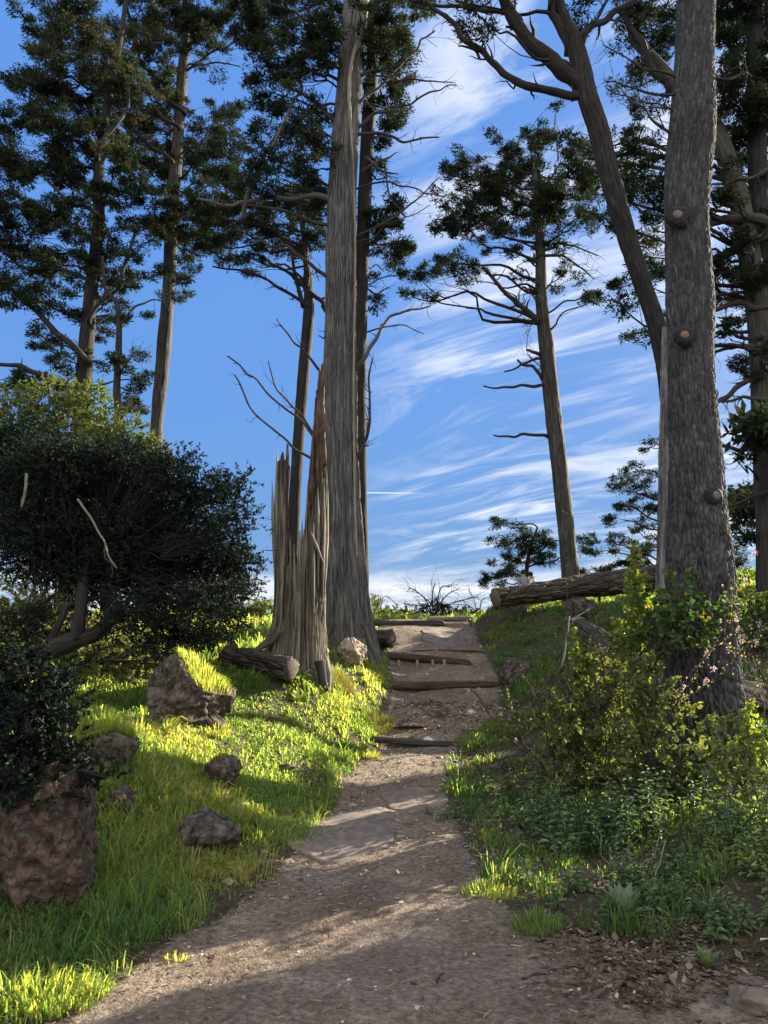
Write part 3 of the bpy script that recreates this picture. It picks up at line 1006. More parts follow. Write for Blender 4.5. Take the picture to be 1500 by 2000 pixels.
# D: the great cypress by the steps
def exD(t_, rng):
    k = 100
    for pts, w0, w1, tw in [
        ([(645, 390), (600, 383), (520, 385), (470, 395), (430, 400), (385, 388)], 11, 5, 8),
        ([(640, 440), (590, 425), (520, 405), (480, 400)], 8, 4, 6),
        ([(480, 395), (500, 340), (535, 280), (560, 230), (590, 175), (585, 130)], 9, 5, 8),
        ([(655, 235), (630, 210), (600, 190), (560, 170)], 10, 5, 5), ([(660, 130), (635, 118), (612, 110)], 10, 6, 3),
        ([(648, 545), (600, 510), (560, 480), (500, 462)], 8, 4, 6),
        ([(702, 150), (740, 138), (780, 128), (805, 105), (822, 78), (850, 60)], 8, 3, 16),
        ([(700, 205), (735, 175), (760, 150), (790, 110)], 6, 3, 10),
        ([(705, 245), (760, 218), (800, 205), (835, 182), (860, 176), (892, 166)], 6, 2, 8),
        ([(700, 262), (735, 260), (770, 268), (790, 278), (825, 270), (858, 268)], 7, 3, 8),
        ([(730, 320), (750, 312), (775, 297)], 7, 2, 2), ([(732, 322), (750, 335), (778, 340)], 7, 2, 4),
        ([(754, 338), (758, 370), (770, 395), (790, 420)], 4, 2, 5),
        ([(700, 460), (760, 430), (800, 400), (835, 370), (860, 345)], 5, 2, 8),
        ([(705, 365), (760, 355), (800, 365), (830, 378), (870, 385)], 4, 2, 12),
        ([(795, 155), (830, 158), (860, 160), (888, 162)], 4, 1.5, 5), ([(760, 150), (790, 160), (815, 148)], 3, 1.5, 4),
        ([(700, 715), (722, 680), (745, 640), (762, 618), (800, 605), (840, 598)], 9, 3, 8),
        ([(745, 640), (790, 635), (828, 652)], 3, 1.5, 3),
        ([(700, 890), (716, 855), (722, 800), (720, 740), (728, 700)], 8, 3, 14),
        ([(700, 560), (740, 545), (790, 540), (812, 528)], 3, 1.5, 10), ([(705, 470), (750, 440), (790, 425), (840, 400)], 3, 1.5, 8),
        ([(606, 700), (575, 670), (552, 640), (540, 622)], 5, 2, 3), ([(604, 842), (560, 800), (500, 740), (470, 715), (444, 695)], 5, 3, 4),
        ([(606, 838), (572, 795), (540, 760), (524, 705)], 5, 2.5, 4), ([(602, 892), (560, 860), (505, 815), (475, 765), (458, 732)], 5.5, 3, 4),
        ([(650, 640), (632, 660), (622, 655)], 4, 2, 2), ([(655, 620), (648, 600), (640, 580)], 4, 2, 1),
    ]:
        bare(t_, pts, 13.9, w0, w1, tw, k, 'twig' if w0 < 9 else 'cyp_bark', ext=.30)
        k += 1
    # strip of torn bark down the sunny side
    mb = MB()
    q = [P(x, y, 13.72) for x, y in ((716, 0), (708, 60), (690, 110), (682, 180), (690, 330), (694, 480), (691, 700), (692, 900), (697, 1100), (704, 1190))]
    tube(mb, q, [.05, .05, .045, .04, .025, .02, .018, .018, .02, .03], nseg=8, rows=160, disp=barkdisp(0.014, 30, 3, 5))
    mb.build('bark_strip', MAT['palewood'], t_)


tree('cypress_tree', 'great grey cypress with fibrous ridged trunk and many bare side branches beside the steps', 'tree',
     [(684, 1262, 116), (682, 1225, 102), (679, 1180, 92), (675, 1100, 80), (670, 1000, 72), (666, 850, 67), (664, 700, 63), (666, 500, 58), (672, 300, 55), (684, 150, 50), (694, 0, 44), (705, -160, 36)], 14.0,
     [(600, 50, 60, 45, 1.2), (550, 20, 70, 40, 1.1), (510, 90, 40, 40), (620, 90, 40, 45, 1.1), (580, 130, 60, 40, 1.1), (530, 180, 45, 40, .8), (600, 210, 55, 45, 1, .4), (560, 250, 50, 40, .9, .3), (620, 290, 40, 45, .9, .4),
      (510, 300, 45, 40, .8, .2), (590, 340, 50, 35, .9, .4), (540, 370, 50, 30, .9), (480, 350, 40, 30, .8), (620, 400, 30, 40, .9), (750, 30, 60, 45, 1.1), (740, 100, 40, 45), (650, -40, 140, 40, .8), (780, 70, 35, 30, .7, .3), (500, -10, 60, 40)],
     bark='cyp_bark', seed=44, ridge=plates(.024, .42, .018, 44, warp=.9, edge_=.40, big=.03, tv=.7), nseg=330, rowh=.05, extra=exD)


def exE(t_, rng):
    bare(t_, [(712, 330), (735, 350), (760, 345)], 15.6, 5, 2, 6, 140)
    bare(t_, [(710, 560), (735, 575), (760, 560)], 15.6, 4, 2, 8, 141)


tree('cypress_tree', 'dark cypress half hidden close behind the great grey trunk', 'tree',
     [(708, 1225, 26), (708, 1100, 24), (704, 900, 24), (705, 600, 24), (716, 300, 24), (728, 120, 22), (735, -20, 20), (740, -140, 16)], 15.6,
     [(770, 130, 40, 30, 1, .3), (760, 60, 50, 35), (810, 50, 45, 25, .6, .3), (750, 190, 36, 36, 1.1), (765, 230, 30, 20, 1.2), (770, 245, 35, 12, 1.2), (745, 270, 22, 22), (755, 410, 36, 20, 1.2), (770, 430, 38, 20, 1.2), (735, 445, 30, 20, 1.2),
      (745, 490, 42, 26, 1.2), (785, 480, 30, 18, 1), (750, 530, 36, 14, .5), (730, 390, 20, 18, 1), (735, 340, 14, 20, .6), (730, 590, 20, 8, .4), (790, -20, 60, 30)],
     bark='dark_bark', seed=55, nseg=24, extra=exE)


def exF(t_, rng):
    for i, (p, a, b, n) in enumerate([([(602, 600), (560, 570), (520, 545), (470, 528), (415, 520)], 8, 3, 12), ([(606, 585), (560, 530), (510, 500), (480, 490)], 8, 3, 10),
                                      ([(604, 570), (630, 590), (648, 620), (655, 640)], 9, 8, 2), ([(600, 560), (598, 500), (602, 440)], 8, 4, 6), ([(590, 590), (575, 530), (572, 470)], 9, 5, 6)]):
        bare(t_, p, 16.4, a, b, n, 160 + i, 'dark_bark')


tree('cypress_tree', 'slender dark cypress with forked flat top standing behind the broken stump', 'tree',
     [(568, 1240, 26), (572, 1060, 24), (580, 900, 22), (592, 740, 22), (603, 610, 20), (600, 520, 13), (590, 430, 8), (585, 380, 5)], 16.5,
     [(560, 400, 60, 35, 1, .2), (500, 420, 50, 30), (440, 440, 45, 28, 1), (420, 480, 45, 22, .9), (470, 490, 45, 22, .8), (540, 460, 55, 28, 1), (600, 470, 45, 30, 1), (620, 410, 35, 30), (500, 520, 50, 12, .5), (560, 510, 40, 14, .5), (400, 400, 40, 25, .9), (620, 540, 30, 14, .4)],
     seed=66, nseg=24, extra=exF)


# G: lone cypress on the crest
def exG(t_, rng):
    for i, (p, a, b, n) in enumerate([([(1062, 850), (1020, 848), (990, 852), (964, 850)], 7, 3, 0), ([(1058, 752), (1020, 752), (985, 756), (944, 754)], 7, 3, 0), ([(1055, 732), (1040, 715), (1020, 712), (1010, 702)], 7, 4, 1),
                                      ([(1052, 700), (1030, 708), (1010, 718), (985, 726)], 6, 3, 0), ([(1050, 690), (1035, 685), (1028, 683)], 7, 4, 0), ([(1055, 625), (1020, 600), (985, 570), (960, 540), (942, 520)], 12, 5, 12),
                                      ([(1052, 600), (1040, 575), (1030, 555)], 5, 2, 4), ([(1058, 500), (1100, 500), (1130, 520), (1160, 545)], 6, 2, 16), ([(1060, 490), (1090, 475), (1120, 480), (1170, 500)], 6, 2, 14),
                                      ([(1055, 630), (1040, 632), (1020, 630)], 6, 3, 8), ([(1052, 570), (1030, 565), (1020, 560)], 6, 3, 6), ([(1060, 720), (1030, 690), (1035, 640)], 2, 1, 10), ([(1090, 300), (1084, 250), (1094, 205)], 3, 1.5, 8)]):
        bare(t_, p, 16.9, a, b, n, 180 + i, 'twig', tl=.5, ext=.14)


tree('cypress_tree', 'lone cypress on the crest with sideways swept crown and bare leaning trunk', 'tree',
     [(1114, 1130, 36), (1110, 1080, 34), (1098, 960, 32), (1082, 820, 31), (1068, 690, 29), (1058, 580, 24), (1056, 490, 20), (1050, 420, 13), (1045, 340, 7)], 17.0,
     [(905, 325, 42, 22, 1.1), (890, 350, 30, 22, 1.1), (920, 370, 50, 26, 1.3), (900, 410, 50, 26, 1.2), (1000, 300, 36, 26, 1.1), (1030, 262, 40, 18, .9), (1050, 290, 40, 26, 1), (990, 350, 50, 30, 1.3), (1040, 350, 50, 35, 1.4), (970, 400, 60, 32, 1.5), (1040, 410, 60, 35, 1.6),
      (1100, 390, 50, 36, 1.3), (1130, 350, 40, 30, 1.1), (1130, 300, 40, 24, .6), (1140, 420, 35, 25, .8), (880, 445, 46, 20, 1.2), (950, 450, 55, 20, 1.2), (1060, 455, 50, 20, 1.2), (850, 520, 36, 16, 1.2), (820, 545, 26, 18, 1.2), (805, 580, 20, 14, 1.1), (835, 575, 18, 16, 1.1),
      (910, 510, 50, 16, 1.1), (975, 495, 40, 14, .8), (930, 550, 36, 12, .5), (1155, 575, 20, 12, .9), (1100, 560, 24, 14, .5), (1150, 590, 14, 10, .8), (1010, 520, 40, 14, .4), (1110, 520, 30, 14, .4), (960, 345, 20, 20, .8)],
     bark='tan_bark', seed=77, ridge=plates(.03, .4, .012, 77, big=.03), nseg=60, extra=exG, tsize=.10)


# H: the leaning tree
def exH(t_, rng):
    for i, (p, a, b, n) in enumerate([([(1136, 165), (1100, 140), (1050, 95), (1005, 40), (985, 0), (960, -50)], 32, 20, 5), ([(1140, 185), (1085, 180), (1030, 168), (985, 145), (955, 115), (930, 92), (890, 50), (860, 25), (830, 0)], 17, 7, 12),
                                      ([(1128, 75), (1160, 48), (1200, 22), (1240, 0), (1270, -20)], 14, 10, 6), ([(1112, 90), (1095, 55), (1078, 25), (1066, -30)], 20, 14, 3), ([(1010, 30), (970, 22), (920, 15), (860, 12), (800, 0)], 10, 5, 12),
                                      ([(1000, 40), (990, 10), (1000, -20)], 10, 6, 3), ([(930, 100), (912, 92), (895, 90)], 5, 3, 0), ([(960, 35), (965, 60), (958, 78)], 4, 2, 6), ([(1140, 80), (1150, 50), (1180, 10), (1195, -20)], 8, 5, 4),
                                      ([(1120, 180), (1118, 140), (1125, 110)], 5, 4, 3)]):
        bare(t_, p, 10.0, a, b, n, 210 + i, 'dark_bark', nseg=12, tl=.4)
    mb = MB()
    q, r = pxpath([(1303, 1240, 46), (1302, 1150, 42), (1303, 1000, 34), (1302, 850, 28), (1300, 720, 22), (1298, 640, 12)], 9.8)
    tube(mb, q, r, nseg=48, rows=220, disp=plates(.02, .5, .014, 3, warp=.8, edge_=.4, big=.03, tv=1.0))
    mb.build('bare_wood', MAT['greywood'], t_)


tree('leaning_tree', 'leaning dark tree with forked top and stripped grey lower trunk beside the thick pine', 'tree',
     [(1330, 1250, 66), (1326, 1100, 56), (1318, 900, 48), (1306, 740, 42), (1280, 630, 38), (1250, 540, 38), (1218, 440, 40), (1190, 340, 40), (1168, 250, 42), (1148, 190, 44), (1134, 130, 42), (1120, 80, 36), (1096, 20, 24), (1080, -60, 20)], 10.0,
     [(930, 25, 50, 22, .35, .9), (880, -5, 60, 25, .6, .5), (1180, -30, 80, 30, .7), (950, -40, 80, 30, .6), (1060, -80, 120, 30, .6)],
     bark='dark_bark', seed=88, nseg=110, rowh=.05, extra=exH, ridge=plates(.035, .10, .012, 88, big=.03), tsize=.11)

# J, K: the stand behind the pine
EXJ = [([(1490, 430), (1440, 428), (1400, 432), (1370, 445)], 20, 14, 4), ([(1500, 460), (1460, 475), (1420, 495), (1370, 515)], 16, 12, 4), ([(1500, 598), (1450, 592), (1420, 596), (1380, 612)], 12, 9, 4),
       ([(1500, 670), (1450, 675), (1420, 680), (1385, 690)], 10, 6, 4), ([(1490, 730), (1440, 755), (1410, 780), (1380, 790)], 12, 8, 4), ([(1490, 780), (1450, 775), (1410, 785)], 8, 5, 4), ([(1500, 330), (1440, 350), (1390, 360)], 8, 4, 8),
       ([(1400, 240), (1440, 200), (1500, 150)], 6, 3, 8), ([(1498, 960), (1460, 975), (1420, 990)], 10, 5, 5), ([(1490, 850), (1450, 880), (1410, 870)], 10, 6, 6)]
tree('dense_cypress_tree', 'dark dense cypress with thick side limbs reaching behind the pine at the picture edge', 'tree',
     [(1500, 1230, 42), (1496, 1000, 36), (1492, 800, 34), (1488, 600, 32), (1480, 350, 34), (1476, 150, 32), (1474, 0, 28), (1474, -140, 22)], 13.0,
     [(1430, 20, 50, 40, 1.3), (1480, 60, 50, 40, 1.4), (1420, 90, 40, 40, 1.1), (1470, 130, 50, 40, 1.3), (1430, 170, 50, 36, 1.1), (1490, 200, 40, 40, 1.3), (1440, 230, 50, 36, 1.2), (1410, 280, 40, 36, 1.1), (1470, 290, 45, 36, 1.1), (1440, 340, 50, 30, 1),
      (1490, 370, 40, 30, .9), (1420, 390, 36, 26, .9), (1450, 470, 50, 26, 1), (1490, 520, 40, 36, 1.2), (1440, 550, 45, 30, 1.1), (1410, 530, 30, 36, 1), (1470, 600, 40, 26, .9), (1430, 640, 40, 22, .8), (1490, 690, 40, 26, .9), (1440, 710, 40, 20, .7), (1480, -40, 100, 40, 1.1), (1540, 100, 60, 80, 1.2), (1560, 300, 70, 100, 1.2), (1560, 500, 70, 100, 1.2), (1540, 640, 60, 60, 1),
      (1450, 980, 45, 28, .7, .9), (1420, 1040, 40, 28, .7, .9), (1470, 1060, 40, 30, .7, .8), (1440, 900, 40, 20, .5, .7)],
     seed=99, extra=lambda t_, rng: [bare(t_, p, 12.6, a, b, n, 230 + i, 'tan_bark', tl=.5, nseg=10) for i, (p, a, b, n) in enumerate(EXJ)], tsize=.10, dens=1.1)
tree('dense_cypress_tree', 'pale leaning trunk of a dense cypress filling the gap between leaning tree and pine', 'tree',
     [(1506, 1150, 44), (1496, 900, 42), (1484, 640, 40), (1455, 450, 38), (1432, 350, 36), (1390, 240, 32), (1330, 180, 28), (1270, 110, 22), (1230, 70, 16)], 12.8,
     [(1250, 20, 60, 34, 1.1), (1290, 60, 50, 36, 1.1), (1230, 75, 30, 20, .8), (1270, 130, 45, 30, 1), (1240, 170, 36, 22, .9), (1280, 210, 30, 30, .7), (1260, 270, 45, 30, .9), (1210, 280, 45, 22, .8), (1150, 290, 40, 22, .7), (1180, 330, 50, 28, .9), (1240, 330, 50, 30, 1), (1280, 380, 36, 36, 1.1),
      (1170, 380, 40, 24, .8), (1225, 390, 40, 26, 1), (1270, 440, 36, 30, 1.1), (1200, 440, 30, 20, .8), (1285, 500, 26, 36, 1.1), (1240, 500, 26, 22, .6), (1220, 560, 26, 16, .6), (1270, 560, 30, 26, .9), (1215, 600, 20, 12, .6), (1245, 650, 36, 18, .8, .3), (1280, 620, 26, 26, .8), (1130, 330, 30, 20, .5), (1090, 260, 30, 10, .5), (1300, -20, 80, 40, 1)],
     bark='tan_bark', seed=101, tsize=.10, depthr=1.2,
     extra=lambda t_, rng: [bare(t_, p, 12.6, a, b, n, 250 + i, 'dark_bark', tl=.5) for i, (p, a, b, n) in enumerate([([(1310, 170), (1290, 150), (1262, 110), (1235, 60), (1215, 20)], 20, 12, 8), ([(1320, 305), (1270, 303), (1200, 305), (1150, 310)], 10, 5, 8), ([(1310, 340), (1260, 360), (1225, 385)], 7, 4, 6)])])


# I: thick pine
def exI(t_, rng):
    for i, (x, y, s) in enumerate([(1323, 420, 17), (1337, 655, 15), (1397, 968, 17)]):
        dd = 7.72 if y < 900 else 7.70
        c = P(x, y, dd)
        mp_ = MPP(y, dd)
        mb = MB()
        ax = unit(np.array([-0.25 if x < 1350 else 0.35, -1, 0.05]))
        tube(mb, [c - ax * .05, c + ax * .0, c + ax * .022], [s * mp_ * 1.35, s * mp_ * 1.1, s * mp_ * .75], nseg=40, rows=16, disp=lambda th, ln, r: 0.030 * fbm(np.stack([np.cos(th) * 2.5, np.sin(th) * 2.5, ln * 30 + i], -1).reshape(-1, 3), i, 4, .7).reshape(th.shape))
        k_ = mb.build('knot', MAT['dark_bark'], t_)
        mb = MB()
        tube(mb, [c - ax * .01, c + ax * .027], [s * mp_ * .66, s * mp_ * .50], nseg=20, rows=3)
        mb.build('heart', MAT['cutwood'] if i == 1 else MAT['greywood'], k_)
    for i, (p, a, b, n) in enumerate([([(1318, 150), (1260, 135), (1220, 110), (1178, 88)], 6, 2, 9), ([(1318, 185), (1260, 180), (1215, 166), (1182, 160)], 6, 2, 10), ([(1312, 262), (1270, 230), (1235, 200), (1208, 168)], 6, 2, 6), ([(1312, 215), (1260, 200), (1190, 182)], 4, 1.5, 8),
                                      ([(1375, 325), (1395, 322), (1408, 330)], 8, 5, 0), ([(1380, 150), (1420, 155), (1460, 140)], 6, 3, 8)]):
        bare(t_, p, 7.95, a, b, n, 280 + i, 'twig', tl=.25)


tree('pine_tree', 'thick grey pine trunk with plated bark and three old branch knots above the brambles', 'tree',
     [(1388, 1455, 168), (1380, 1380, 152), (1373, 1300, 146), (1369, 1200, 141), (1366, 1100, 134), (1362, 1000, 118), (1359, 900, 106), (1352, 780, 94), (1350, 700, 89), (1348, 600, 96), (1344, 500, 90), (1341, 420, 88), (1345, 320, 94), (1352, 250, 92), (1356, 120, 78), (1360, 0, 74), (1366, -200, 66)], 8.0,
     [], bark='pine_bark', seed=111, ridge=plates(.040, .115, lambda l: np.interp(l, [0, 1.5, 3.2, 5], [.044, .038, .021, .014]), 111, warp=.5, edge_=.30, big=.015, tv=.45), nseg=360, rowh=.022, extra=exI)

# background conifers beyond the crest
tree('small_cypress_tree', 'small wind-bent cypress on the crest behind the sawn log end', 'tree',
     [(1030, 1150, 10), (1030, 1100, 8), (1040, 1060, 6), (1050, 1030, 4)], 21.5,
     [(982, 1015, 18, 9, 1.3), (1000, 1030, 24, 10, 1.2), (985, 1055, 26, 10, 1.2), (1020, 1060, 30, 14, 1.3), (1060, 1055, 30, 12, 1.2), (1010, 1085, 36, 14, 1.3), (1050, 1090, 36, 14, 1.2), (980, 1105, 24, 10, 1.1), (970, 1130, 36, 12, 1.1), (1010, 1125, 36, 12, 1.2), (1080, 1075, 20, 14, 1), (950, 1135, 24, 7, .8), (1150, 1050, 16, 5, 1), (1140, 1075, 16, 5, 1)],
     seed=121, nseg=10, tsize=.10, depthr=.5, flat=.4)
tree('small_cypress_tree', 'low spreading cypress with drooping tiers visible just past the fallen log', 'tree',
     [(1310, 1170, 16), (1306, 1080, 14), (1300, 980, 12), (1296, 900, 8), (1290, 850, 5)], 19.5,
     [(1270, 875, 20, 10, 1), (1235, 920, 40, 9, 1.1), (1280, 930, 30, 12, 1.1), (1200, 950, 36, 8, 1.1), (1250, 965, 40, 12, 1.2), (1195, 985, 34, 8, 1.1), (1270, 1000, 36, 14, 1.3), (1215, 1015, 30, 8, .9), (1250, 1040, 40, 12, 1.2), (1200, 1062, 40, 8, 1.1), (1270, 1075, 36, 14, 1.2), (1240, 1100, 50, 10, 1.2), (1180, 1075, 20, 5, .9), (1430, 1090, 50, 25, 1, .5), (1340, 1100, 50, 25, 1)],
     seed=131, nseg=12, tsize=.10, depthr=.6, flat=.3)
tree('low_conifer', 'low dark juniper mound peeping over the top of the fallen log', 'conifer',
     [(1170, 1150, 6), (1172, 1120, 5), (1174, 1105, 4)], 20.5, [(1140, 1118, 26, 8, 1.2), (1180, 1112, 30, 9, 1.3), (1215, 1118, 26, 8, 1.2)], seed=141, nseg=8, tsize=.1, depthr=.3)

# unseen trees added beyond the frame, crowns shaped to shade the trail
def offtree(label, x, y, h, blobs, seed):
    rng = np.random.default_rng(seed)
    g0 = HZ(x, y)
    t_ = thing('added_shade_tree', label, 'tree', (x, y, g0), 'unseen trees added to shade the trail')
    mb = MB()
    tp = np.array([[x, y, g0 - .1], [x + .1, y, g0 + h * .35], [x - .1, y + .1, g0 + h * .7], [x, y, g0 + h]])
    sp, _ = tube(mb, tp, [.24, .19, .12, .03], nseg=20, rows=60, disp=barkdisp(.015, 14, 1.5, seed))
    mb.build('trunk', MAT['dark_bark'], t_)
    fol = MB()
    for bx, by, bz, r, dn in blobs:
        c = np.array([bx, by, bz], float)
        a = trunkpt(sp, np.clip(bz - .4, g0 + 1, g0 + h))
        bm_ = MB()
        bp = crook(a, c, 6, .05, .03, rng)
        tube(bm_, bp, np.linspace(.05, .015, 6), nseg=6, rows=12)
        bm_.build('branch', MAT['dark_bark'], t_)
        n = int(dn * 620 * r * r)
        pos = c + unit(rng.normal(size=(n, 3))) * (rng.uniform(0, 1, (n, 1)) ** .5) * np.array([r, r, r * .6])
        tufts(fol, pos, rdir(n, .3, rng), .24 * rng.uniform(.7, 1.2, n), 5, .4, wid=.4, rng=rng)
    fol.build('crown', MAT['cyp_leaf'], t_, smooth=False)
    return t_


SA = np.array([math.sin(SUN_AZ), math.cos(SUN_AZ), 0])
SP = np.array([math.cos(SUN_AZ), -math.sin(SUN_AZ), 0])
rg_ = np.random.default_rng(1500)


def crownrow(ps, t, a0=-2.3, a1=3.1, da=.7):
    out = []
    for p, r, dn in ps:
        for a in np.arange(a0, a1, da):
            q = np.array([-.43, 4.6, .1]) + SA * (a + rg_.normal() * .12) + SP * (p + rg_.normal() * .03) + np.array(SUND) * (t + rg_.normal() * .4)
            out.append((q[0], q[1], q[2], r * rg_.uniform(.85, 1.1), dn))
    return out


offtree('dense unseen cypress added beyond the pine to shade the middle of the trail', 7.6, 13.9, 8.5, crownrow([(-1.02, .34, 1.2)], 12.5, a1=.3) + crownrow([(-1.45, .42, 1.3), (-1.86, .30, 1.2)], 12.5, a1=-.75), 151)
offtree('dense unseen cypress added uphill of the litter patch to shade the near trail', 9.4, 10.2, 8.0, crownrow([(.60, .30, 1.4), (.95, .42, 1.3), (1.5, .5, 1.2), (2.15, .55, 1.0), (2.9, .6, 1.0)], 11.5, a1=1.3), 152)


def toward(px, py, d, t):
    return G(px, py, d) + np.array(SUND) * t


SH3 = [(*toward(px, py, d, t), r, dn) for px, py, d, t, r, dn in [
    (1000, 1245, 14, 10, .8, 1.0), (1100, 1215, 14.5, 10, .8, .9), (1200, 1200, 15, 9.5, .9, 1.0), (1300, 1195, 14, 9, .9, 1.0), (1440, 1190, 16, 8, 1.2, 1.1), (1470, 1290, 11.5, 8, .9, 1.1)]]
offtree('tall unseen cypress added on the crest slope to shade the grass by the fallen log', 13.2, 20.0, 9.0, SH3, 153)


# ------------------------------------------------------------------ leafy shrubs
def shrub(name, label, cat, base, clumps, leaf, seed, lsize=0.05, lw=0.55, dens=1.0, stems='twig', depthr=.4, kind='broad', d=9.0, perpx=1.0, sw=.02, group=None, up=.4, stem0=None, sprl=1.0):
    rng = np.random.default_rng(seed)
    base = np.asarray(base, float)
    t_ = thing(name, label, cat, base, group)
    fol = MB()
    tip = MB()
    for c in clumps:
        px, py, rx, ry = c[:4]
        dn = c[4] if len(c) > 4 else 1.0
        dd = d + (c[5] if len(c) > 5 else rng.uniform(-depthr, depthr))
        wt = c[6] if len(c) > 6 else 0
        cc = P(px, py, dd)
        mpp = MPP(py, dd)
        ra, rz = rx * mpp, ry * mpp
        bp = crook((base if stem0 is None else np.asarray(stem0)) + rng.normal(size=3) * np.array([.05, .05, 0]), cc, 6, .07, .05, rng)
        tube(tip, bp, np.linspace(sw, .005, 6), nseg=6, rows=12)
        nsp = max(3, int(dn * dens * ra * rz * 800 * (0.05 / lsize) ** 1.5))
        pc = unit(rng.normal(size=(nsp, 3))) * (rng.uniform(0, 1, (nsp, 1)) ** .42) * np.array([ra, max(ra * .8, .1), rz]) + cc
        for q in pc[::3]:
            tube(tip, crook(bp[rng.integers(2, 6)], q, 4, .1, .05, rng), np.linspace(.006, .002, 4), nseg=3, rows=4, cap=False)
        # sprays: short twig with leaves along
        k = 15
        sd = unit(unit(pc - cc) * .9 + rdir(nsp, .5, rng) * .6)
        sl_ = lsize * sprl * rng.uniform(1.8, 4.2, nsp)
        pos = np.repeat(pc, k, 0) + np.repeat(sd * sl_[:, None], k, 0) * rng.uniform(0, 1, (nsp * k, 1))
        D = unit(np.repeat(sd, k, 0) * .7 + rdir(nsp * k, .1, rng))
        ti = np.clip(.42 + .25 * fbm(pos * 2.5, seed) + .12 * rng.normal(size=nsp * k) + wt, 0, 1)
        Ls = lsize * rng.uniform(.6, 1.25, nsp * k)
        if kind == 'broad':
            broad(fol, pos, D, Ls, Ls * lw, ti, up=up, rng=rng)
        else:
            blades(fol, pos, D, Ls, Ls * lw, ti, .1, rng)
    tip.build('stems', MAT[stems], t_)
    fol.build('foliage', MAT[leaf], t_, smooth=False)
    return t_


shrub('evergreen_shrub', 'light green sunlit shrub rising behind the dark yew', 'shrub', G(150, 900, 13.2), [
    (30, 790, 55, 36), (100, 780, 50, 36), (170, 780, 40, 30), (140, 830, 60, 40), (60, 850, 60, 40), (210, 830, 36, 34), (250, 850, 36, 34), (200, 880, 50, 36), (290, 880, 30, 28), (120, 900, 60, 36), (310, 905, 24, 24), (30, 910, 60, 40), (230, 920, 60, 30), (-30, 850, 40, 60)],
    'lite_leaf', 301, lsize=.055, lw=.5, d=12.8, dens=1.5)
shrub('hillside_shrub', 'pale leaved scrub glowing in sunlight under the dark yew branches', 'shrub', G(160, 1370, 10.6), [
    (40, 1180, 60, 40), (110, 1200, 60, 40), (30, 1240, 60, 36), (190, 1260, 60, 40), (120, 1290, 60, 40), (260, 1280, 55, 34), (330, 1270, 40, 30), (200, 1330, 60, 34), (270, 1330, 45, 26), (330, 1310, 30, 20), (180, 1370, 50, 24), (70, 1330, 50, 30), (390, 1240, 30, 20), (150, 1230, 50, 30)],
    'pale_leaf', 302, lsize=.05, lw=.55, d=10.6, dens=1.25)
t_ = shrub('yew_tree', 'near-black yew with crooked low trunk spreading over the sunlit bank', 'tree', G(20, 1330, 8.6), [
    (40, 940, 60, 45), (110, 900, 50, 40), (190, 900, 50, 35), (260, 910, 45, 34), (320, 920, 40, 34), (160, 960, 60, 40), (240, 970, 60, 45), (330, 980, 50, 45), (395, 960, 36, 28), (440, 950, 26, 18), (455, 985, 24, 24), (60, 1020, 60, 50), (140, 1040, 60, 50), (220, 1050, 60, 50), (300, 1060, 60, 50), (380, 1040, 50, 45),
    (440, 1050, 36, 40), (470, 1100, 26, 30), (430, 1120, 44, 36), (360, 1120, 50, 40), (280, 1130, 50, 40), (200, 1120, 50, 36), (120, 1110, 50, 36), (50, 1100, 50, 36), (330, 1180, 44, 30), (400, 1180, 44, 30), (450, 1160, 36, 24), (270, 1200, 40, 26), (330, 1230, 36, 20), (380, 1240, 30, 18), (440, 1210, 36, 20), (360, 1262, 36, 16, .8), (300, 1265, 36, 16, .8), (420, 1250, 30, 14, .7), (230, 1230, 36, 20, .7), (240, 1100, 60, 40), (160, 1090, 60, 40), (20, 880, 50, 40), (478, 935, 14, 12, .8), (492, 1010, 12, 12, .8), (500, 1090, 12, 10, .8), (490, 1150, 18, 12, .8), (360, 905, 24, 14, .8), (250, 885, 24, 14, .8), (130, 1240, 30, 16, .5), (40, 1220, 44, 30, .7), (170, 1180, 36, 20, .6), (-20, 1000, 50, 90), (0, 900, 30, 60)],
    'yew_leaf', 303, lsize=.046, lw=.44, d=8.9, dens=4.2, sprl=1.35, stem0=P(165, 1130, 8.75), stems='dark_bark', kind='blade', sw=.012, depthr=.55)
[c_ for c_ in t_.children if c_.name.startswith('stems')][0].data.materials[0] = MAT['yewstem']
mb = MB()
tube(mb, [G(-60, 1340, 8.7, -.1), P(60, 1290, 8.6), P(130, 1255, 8.6), P(190, 1235, 8.7), P(240, 1180, 8.8)], [.15, .12, .10, .08, .05], nseg=16, rows=60, disp=barkdisp(.012, 20, 3, 4))
tube(mb, [P(150, 1250, 8.6), P(158, 1180, 8.6), P(165, 1120, 8.7), P(190, 1050, 8.8)], [.08, .06, .055, .03], nseg=12, rows=40, disp=barkdisp(.01, 20, 3, 5))
tube(mb, [P(90, 1270, 8.6), P(120, 1210, 8.6), P(140, 1180, 8.7), P(230, 1160, 8.8)], [.05, .04, .035, .02], nseg=12, rows=40, disp=barkdisp(.008, 20, 3, 6))
mb.build('trunk', MAT['dark_bark'], t_)
for p_, a_, b_ in (([(152, 975, -.9), (180, 1015, -.95), (205, 1060, -.95), (228, 1110, -.9)], 4, 3), ([(52, 925, -.9), (50, 955, -.9), (42, 990, -.9)], 5, 4)):
    bare(t_, p_, 8.9, a_, b_, 1, 320, 'palewood', name='dead_twig')
